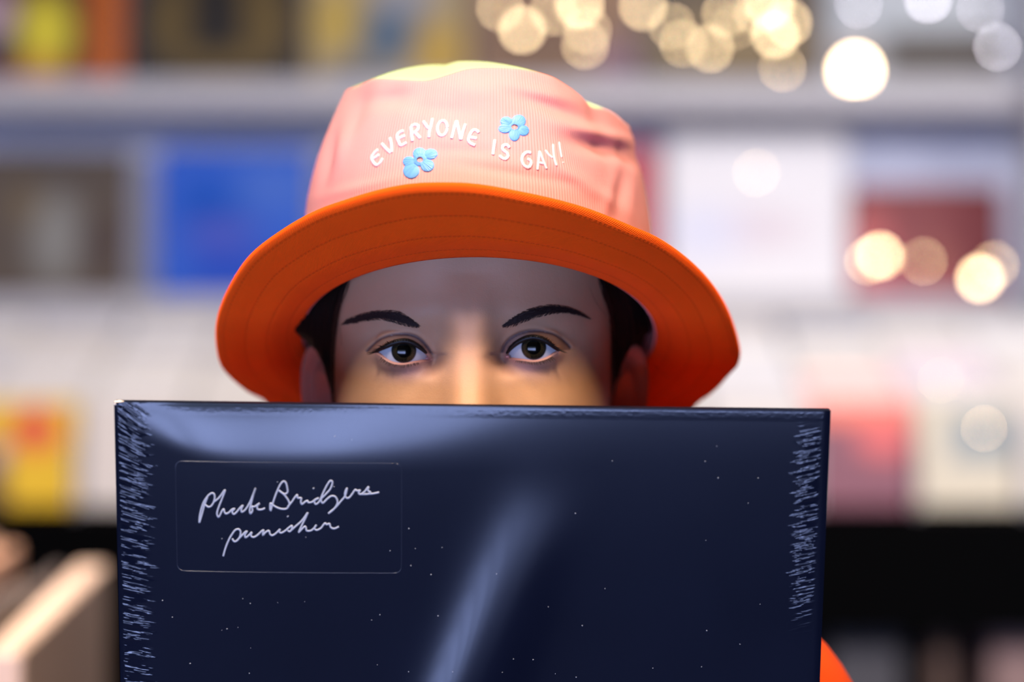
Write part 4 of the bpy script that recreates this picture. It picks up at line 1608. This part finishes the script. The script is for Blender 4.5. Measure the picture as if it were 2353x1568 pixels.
FLOWERS = [((605, 566), [(598, 500, 80, 76), (722, 500, 78, 62), (682, 628, 80, 74), (505, 688, 95, 90), (482, 585, 74, 62), (605, 566, 84, 74)]),
           ((1640, 205), [(1690, 138, 84, 76), (1552, 142, 70, 58), (1536, 222, 76, 52), (1642, 285, 66, 78), (1742, 242, 68, 62), (1640, 205, 78, 66)])]
for (fx, fy), petals in FLOWERS:
    fl = None
    ac, uvl = Acc(), []
    for (qx, qy, rx, ry) in petals:
        nr_, ns_ = 12, 40
        vs, raw = [], []
        for i in range(ns_):
            a = 2 * math.pi * i / ns_
            for j in range(nr_):
                r = (j + 0.02) / (nr_ - 1 + 0.02)
                x, y = qx + rx * r * math.cos(a), qy + ry * r * math.sin(a)
                raw.append((x, y))
                # leave the little eye of the flower open
                dx, dy = x - fx, y - fy
                dd = math.hypot(dx / 34, dy / 27)
                if dd < 1:
                    s_ = 1 / max(dd, 1e-5)
                    x, y = fx + dx * s_, fy + dy * s_
                p, n = hit(HAT_BVH, *c3(x, y))
                hgt = 0.00055 * math.sqrt(max(0, 1 - r * r)) + 0.00012 * math.sin(math.atan2(y - fy, x - fx) * 42) + (-0.0003 if j == nr_ - 1 else 0.0002)
                vs.append(p + n * hgt)
                uvl.append((math.atan2(y - fy, x - fx) * 0.006, math.hypot(x - fx, y - fy) * 0.00005))
        fs = [q for q in grid_faces(ns_, nr_, True)
              if math.hypot((sum(raw[k_][0] for k_ in q) / 4 - fx) / 34, (sum(raw[k_][1] for k_ in q) / 4 - fy) / 27) > 1]
        ac.add((vs, fs))
    o = mesh_obj('embroidered_flower', ac.v, ac.f, M['thread_blue'], hat)
    ul = o.data.uv_layers.new(name='thread')
    for lp in o.data.loops:
        ul.data[lp.index].uv = uvl[lp.vertex_index]

# =================================================================== THE ALBUM
TL, TR = Vector(W(262, 924, -0.055)), Vector(W(1909, 944, -0.055))
AW = (TR - TL).length
TILT = math.radians(12)
ax_u = (TR - TL).normalized()
ax_n = Vector((0, -math.cos(TILT), -math.sin(TILT)))
ax_v = ax_u.cross(ax_n) * -1
if ax_v.z < 0:
    ax_v = -ax_v
ax_n = ax_v.cross(ax_u) * 1
if ax_n.y > 0:
    ax_n = -ax_n
ATH = 0.0045
album = thing('record_album', TL - ax_v * AW, 'shrink-wrapped navy record album with white handwriting held before the face', 'record album')


def AP(u, v, n=0.0):
    """Point of the album: u metres from the left edge, v metres down from the top edge, n metres in front."""
    return np.array(TL + ax_u * u - ax_v * v + ax_n * n)


def album_px(px, py):
    d = (Vector(W(px, py, 0.0)) - CAM).normalized()
    t = (TL - CAM).dot(ax_n) / d.dot(ax_n)
    q = CAM + d * t - TL
    return q.dot(ax_u), -q.dot(ax_v)


t = NT('navy_cover')
nz = t.noise(t.coord(), 14, 4)
t.l(t.mix(nz, (0.0014, 0.0024, 0.0085, 1), (0.0030, 0.0048, 0.0150, 1)), t.b.inputs['Base Color'])
t.b.inputs['Roughness'].default_value = 0.45
t.b.inputs['Specular IOR Level'].default_value = 0.2
M['cover'] = t.m
M['cover_edge'] = plain('cover_board_edge', (0.03, 0.025, 0.03, 1), 0.6)
corn = [AP(u, v, n) for n in (0, -ATH) for (u, v) in ((0, 0), (AW, 0), (AW, AW), (0, AW))]
cover = mesh_obj('cover', corn, [(0, 1, 2, 3), (7, 6, 5, 4), (0, 4, 5, 1), (1, 5, 6, 2), (2, 6, 7, 3), (3, 7, 4, 0)], M['cover'], album, smooth=False)
bevel_mesh(cover.data, 0.0006, 2)


def film_material():
    t = NT('shrink_film')
    uv = t.n('ShaderNodeUVMap')
    sep = t.n('ShaderNodeSeparateXYZ')
    t.l(uv.outputs[0], sep.inputs[0])
    u, v = sep.outputs[0], sep.outputs[1]
    gl = t.n('ShaderNodeBsdfGlossy')
    
    tr = t.n('ShaderNodeBsdfDiffuse')
    t.l(t.mix(t.noise(uv.outputs[0], 14, 2), (0.0014, 0.0024, 0.0085, 1), (0.0030, 0.0048, 0.0150, 1)), tr.inputs[0])
    fr = t.n('ShaderNodeFresnel')
    fr.inputs['IOR'].default_value = 1.5
    # fine wrinkles pulled in from both side edges
    cv = t.n('ShaderNodeCombineXYZ')
    t.l(t.math('MULTIPLY', v, 330), cv.inputs[1])
    comb = t.noise(cv.outputs[0], 1.0, 3)
    edge_l = t.math('MULTIPLY', t.step(u, 0.0010, 0.0030), t.step(t.math('SUBTRACT', u, t.math('MULTIPLY', comb, 0.030)), 0.0005, -0.0060))
    ur = t.math('SUBTRACT', AW, u)
    lim = t.math('MULTIPLY_ADD', comb, 0.024, 0.002)
    edge_r = t.math('MULTIPLY', t.step(t.math('SUBTRACT', ur, lim), 0.0005, -0.003), t.step(ur, 0.0030, 0.0065))
    edge_r = t.math('MULTIPLY', edge_r, t.math('MULTIPLY', t.step(v, 0.004, 0.016), t.step(v, 0.108, 0.070)))
    edge_t = t.math('MULTIPLY', t.math('MULTIPLY', t.step(v, 0.0004, 0.0016), t.step(v, 0.0055, 0.0030)), 0.35)
    cmb = t.n('ShaderNodeCombineXYZ')
    # left wrinkles fan out from the upper corner
    slope = t.math('DIVIDE', 0.014, t.math('ADD', v, 0.022))
    t.l(t.math('MULTIPLY', u, 60), cmb.inputs[0])
    t.l(t.math('MULTIPLY', t.math('SUBTRACT', v, t.math('MULTIPLY', u, t.math('MINIMUM', t.math('MULTIPLY', slope, 1.6), 0.7))), 460), cmb.inputs[1])
    nl = t.noise(cmb.outputs[0], 1.0, 2)
    cmb2 = t.n('ShaderNodeCombineXYZ')
    t.l(t.math('MULTIPLY', u, 80), cmb2.inputs[0])
    t.l(t.math('MULTIPLY', t.math('ADD', v, t.math('MULTIPLY', u, 0.25)), 640), cmb2.inputs[1])
    nr = t.noise(cmb2.outputs[0], 1.0, 2)
    t.l(t.math('SUBTRACT', 0.16, t.math('MULTIPLY', t.math('ADD', edge_l, edge_r), 0.10)), gl.inputs['Roughness'])
    hh = t.math('ADD', t.math('MULTIPLY', t.step(nl, 0.44, 0.64), edge_l), t.math('MULTIPLY', t.step(nr, 0.42, 0.62), edge_r))
    hh = t.math('ADD', hh, t.math('MULTIPLY', t.noise(uv.outputs[0], 500, 2), edge_t))
    hh = t.math('ADD', hh, t.math('MULTIPLY', t.noise(uv.outputs[0], 30, 3), 0.02))
    bp = t.n('ShaderNodeBump')
    bp.inputs['Strength'].default_value = 1.0
    bp.inputs['Distance'].default_value = 0.00016
    t.l(hh, bp.inputs['Height'])
    t.l(bp.outputs[0], gl.inputs['Normal'])
    mx = t.n('ShaderNodeMixShader')
    t.l(t.math('MULTIPLY_ADD', fr.outputs[0], 1.1, 0.0), mx.inputs[0])
    t.l(tr.outputs[0], mx.inputs[1])
    t.l(gl.outputs[0], mx.inputs[2])
    t.l(mx.outputs[0], t.out.inputs[0])
    return t.m


M['film'] = film_material()


def sg(x):
    return 1 / (1 + math.exp(-max(-60, min(60, x))))


BU, BV = album_px(1190, 1300)


def film_h(u, v):
    """Height of the film over the cover: rolled over the top edge, lifted in a shallow diagonal blister."""
    x = u / AW
    amp = 0.010 + 0.21 * sg((0.42 - x) * 12) * (1 - 0.9 * math.exp(-(u / 0.020) ** 2))
    depth = 0.027 - 0.012 * math.exp(-(x / 0.10) ** 2) + 0.003 * math.sin(x * 5)
    s = max(0.0, 1 - v / depth)
    h = 0.0006 + amp * depth * 0.5 * (1 - s * s)
    a = math.radians(20)
    along = (u - BU) * math.sin(a) - (v - BV) * math.cos(a)
    across = (u - BU) * math.cos(a) + (v - BV) * math.sin(a)
    h += math.exp(-abs(across / 0.019) ** 2.4) * 0.0080 * min(1, 0.007 * math.log1p(math.exp(min(40, (0.036 - along) / 0.007))) / 0.13) * sg((along + 0.12) / 0.012)
    e = min(u, AW - u, AW - v)
    return h * min(1.0, e / 0.002 + 0.10)


nu, nv = 230, 230
vs, uv = [], []
for i in range(nu):
    a = i / (nu - 1)
    u = AW * (a - 0.018 * math.sin(2 * math.pi * a) * 1.0)
    for j in range(nv):
        b = j / (nv - 1)
        v = AW * (b * b * 0.55 + b * 0.45)
        vs.append(AP(u, v, film_h(u, v)))
        uv.append((u, v))
film = mesh_obj('shrink_wrap', vs, [q[::-1] for q in grid_faces(nu, nv)], M['film'], album)
ul = film.data.uv_layers.new(name='film')
for lp in film.data.loops:
    ul.data[lp.index].uv = uv[lp.vertex_index]
film['label'] = 'navy front under glossy shrink wrap with wrinkled edges'

# handwriting
M['ink'] = plain('white_ink', srgb(140, 149, 168), 0.6, vary=0.04)


def c4(x, y):
    return (440 + x / 5.115, 1080 + y / 5.115)


WR = {
    'first_name': [
        [(200, 300), (165, 390), (135, 500), (105, 595), (112, 500), (150, 370), (200, 290), (245, 252), (272, 254), (285, 290), (275, 350), (245, 400), (210, 412), (172, 385)],
        [(278, 352), (335, 305), (405, 215), (370, 320), (330, 420), (312, 490), (328, 532), (348, 505), (375, 450), (392, 436), (398, 468), (415, 490), (450, 478), (490, 440),
         (518, 432), (490, 466), (508, 496), (545, 468), (580, 425), (615, 395), (598, 435), (600, 470), (640, 448), (690, 372), (730, 280), (765, 190), (738, 270), (710, 380),
         (695, 450), (704, 490), (728, 455), (722, 405), (750, 408), (785, 385), (812, 370), (785, 398), (788, 436), (830, 442), (875, 425)]],
    'last_name': [
        [(940, 460), (975, 340), (1020, 220), (1060, 140), (1095, 110), (1120, 132), (1135, 190), (1138, 238), (1108, 260), (1062, 236), (1036, 214)],
        [(1040, 222), (1100, 270), (1150, 340), (1160, 382), (1128, 430), (1066, 434), (1000, 410), (955, 378), (938, 366), (934, 450)],
        [(1140, 412), (1190, 350), (1230, 292), (1252, 270), (1256, 306), (1298, 308), (1294, 350), (1306, 380), (1342, 354), (1372, 338), (1380, 360), (1425, 354), (1470, 322), (1504, 310),
         (1452, 342), (1468, 380), (1510, 350), (1550, 260), (1600, 160), (1640, 106), (1664, 122), (1640, 200), (1580, 270), (1532, 322), (1548, 368), (1600, 322), (1650, 286),
         (1694, 292), (1722, 340), (1714, 392), (1668, 452), (1616, 490), (1700, 420), (1760, 350), (1812, 285), (1834, 196), (1810, 250), (1820, 302), (1852, 310), (1890, 270), (1932, 212),
         (1950, 226), (1988, 220), (1970, 250), (1990, 268), (2040, 236), (2086, 180), (2080, 228), (2108, 242), (2082, 264), (2000, 268)],
        [(2000, 267), (2080, 264), (2150, 258), (2210, 245)], [(1438, 190), (1446, 199)]],
    'title': [
        [(385, 990), (410, 900), (450, 800), (490, 730), (530, 680), (568, 672), (588, 700), (580, 760), (545, 808), (512, 815), (490, 782)],
        [(545, 806), (600, 750), (640, 708), (664, 696), (640, 738), (646, 770), (690, 738), (720, 708), (710, 748), (740, 766), (790, 738), (832, 698), (858, 682), (850, 720), (850, 744),
         (882, 708), (920, 690), (934, 730), (960, 745), (1005, 718), (1052, 672), (1040, 700), (1062, 716), (1112, 690), (1160, 650), (1190, 632), (1188, 670), (1165, 700), (1138, 688)],
        [(1180, 688), (1232, 640), (1300, 580), (1340, 530), (1375, 480), (1340, 560), (1300, 640), (1270, 710), (1302, 676), (1342, 640), (1354, 655), (1362, 690), (1410, 690), (1452, 658),
         (1478, 622), (1452, 664), (1480, 684), (1530, 660), (1562, 618), (1580, 602), (1594, 620), (1628, 610), (1642, 650), (1682, 668), (1740, 645)],
        [(1136, 518), (1144, 527)]]}
for k, sts in WR.items():
    ac = Acc()
    for st in sts:
        line = smooth_line([c4(*q) for q in st], 1.6)
        uvq = [album_px(*q) for q in line]
        P_ = np.array([AP(a, b, film_h(a, b) + 0.0001) for a, b in uvq])
        r = np.full(len(P_), 0.00042)
        ac.add(tube_vf(P_, r, up=np.array(ax_n), flat=0.5, nseg=6))
    o = mesh_obj('handwriting', ac.v, ac.f, M['ink'], album)
    o['label'] = 'white handwritten line on the cover'

# clear rounded sticker over the handwriting: a thin raised border shows
u0, v0 = album_px(405, 1056)
u1, v1 = album_px(923, 1314)
rc = 0.0028
cn = []
for cxx, cyy, a0 in ((u1 - rc, v0 + rc, -90), (u1 - rc, v1 - rc, 0), (u0 + rc, v1 - rc, 90), (u0 + rc, v0 + rc, 180)):
    for k in range(7):
        a = math.radians(a0 + 15 * k)
        cn.append((cxx + rc * math.cos(a), cyy + rc * math.sin(a)))
cn.append(cn[0])
t = NT('sticker_edge')
t.b.inputs['Base Color'].default_value = (0.010, 0.014, 0.03, 1)
t.b.inputs['Roughness'].default_value = 0.2
v, f = tube_vf(np.array([AP(a, b, film_h(a, b)) for a, b in smooth_line(cn, 0.0015)]), 0.00020, up=np.array(ax_n), flat=0.8, nseg=5)
o = mesh_obj('sticker_border', v, f, t.m, album)
o['label'] = 'raised edge of a clear rounded sticker'
# dust specks caught under the wrap
ac = Acc()
pts = [(512, 1443), (524, 1440), (855, 1421), (955, 1258), (1016, 1256), (991, 1318), (1260, 1392), (1180, 1508), (575, 1542), (1338, 1437), (398, 1415), (702, 1378), (1500, 1535), (1612, 1532),
       (770, 1000), (810, 1008), (1225, 1513), (1390, 1352), (1700, 1480), (640, 1380), (940, 1212), (1620, 1060), (1650, 1098), (1742, 1098)]
for px, py in pts + [(random.uniform(350, 1750), random.uniform(1000, 1560)) for _ in range(30)]:
    a, b = album_px(px, py)
    r = random.uniform(0.00016, 0.00034)
    c = AP(a, b, film_h(a, b))
    vs = []
    for i in range(4):
        th = math.pi * (i + 0.5) / 4
        for k in range(6):
            an = math.pi * k / 3
            vs.append(c + r * np.array((math.sin(th) * math.cos(an), math.cos(th), math.sin(th) * math.sin(an))))
    ac.add((vs, grid_faces(4, 6)))
o = mesh_obj('dust', ac.v, ac.f, M['ink'], album)
o['kind'] = 'stuff'

# worn white corner of the board
v, f = tube_vf(np.array([AP(0.0004, 0.0012, 0.0004), AP(0.0006, 0.0003, -0.0005), AP(0.0022, 0.0001, -0.0008), AP(0.0042, 0.0001, -0.0010)]), (0.0005, 0.0008, 0.0008, 0.0003), nseg=6)
o = mesh_obj('worn_corner', v, f, plain('worn_card', srgb(226, 216, 204), 0.8), album)
o['label'] = 'worn pale corner of the cover'
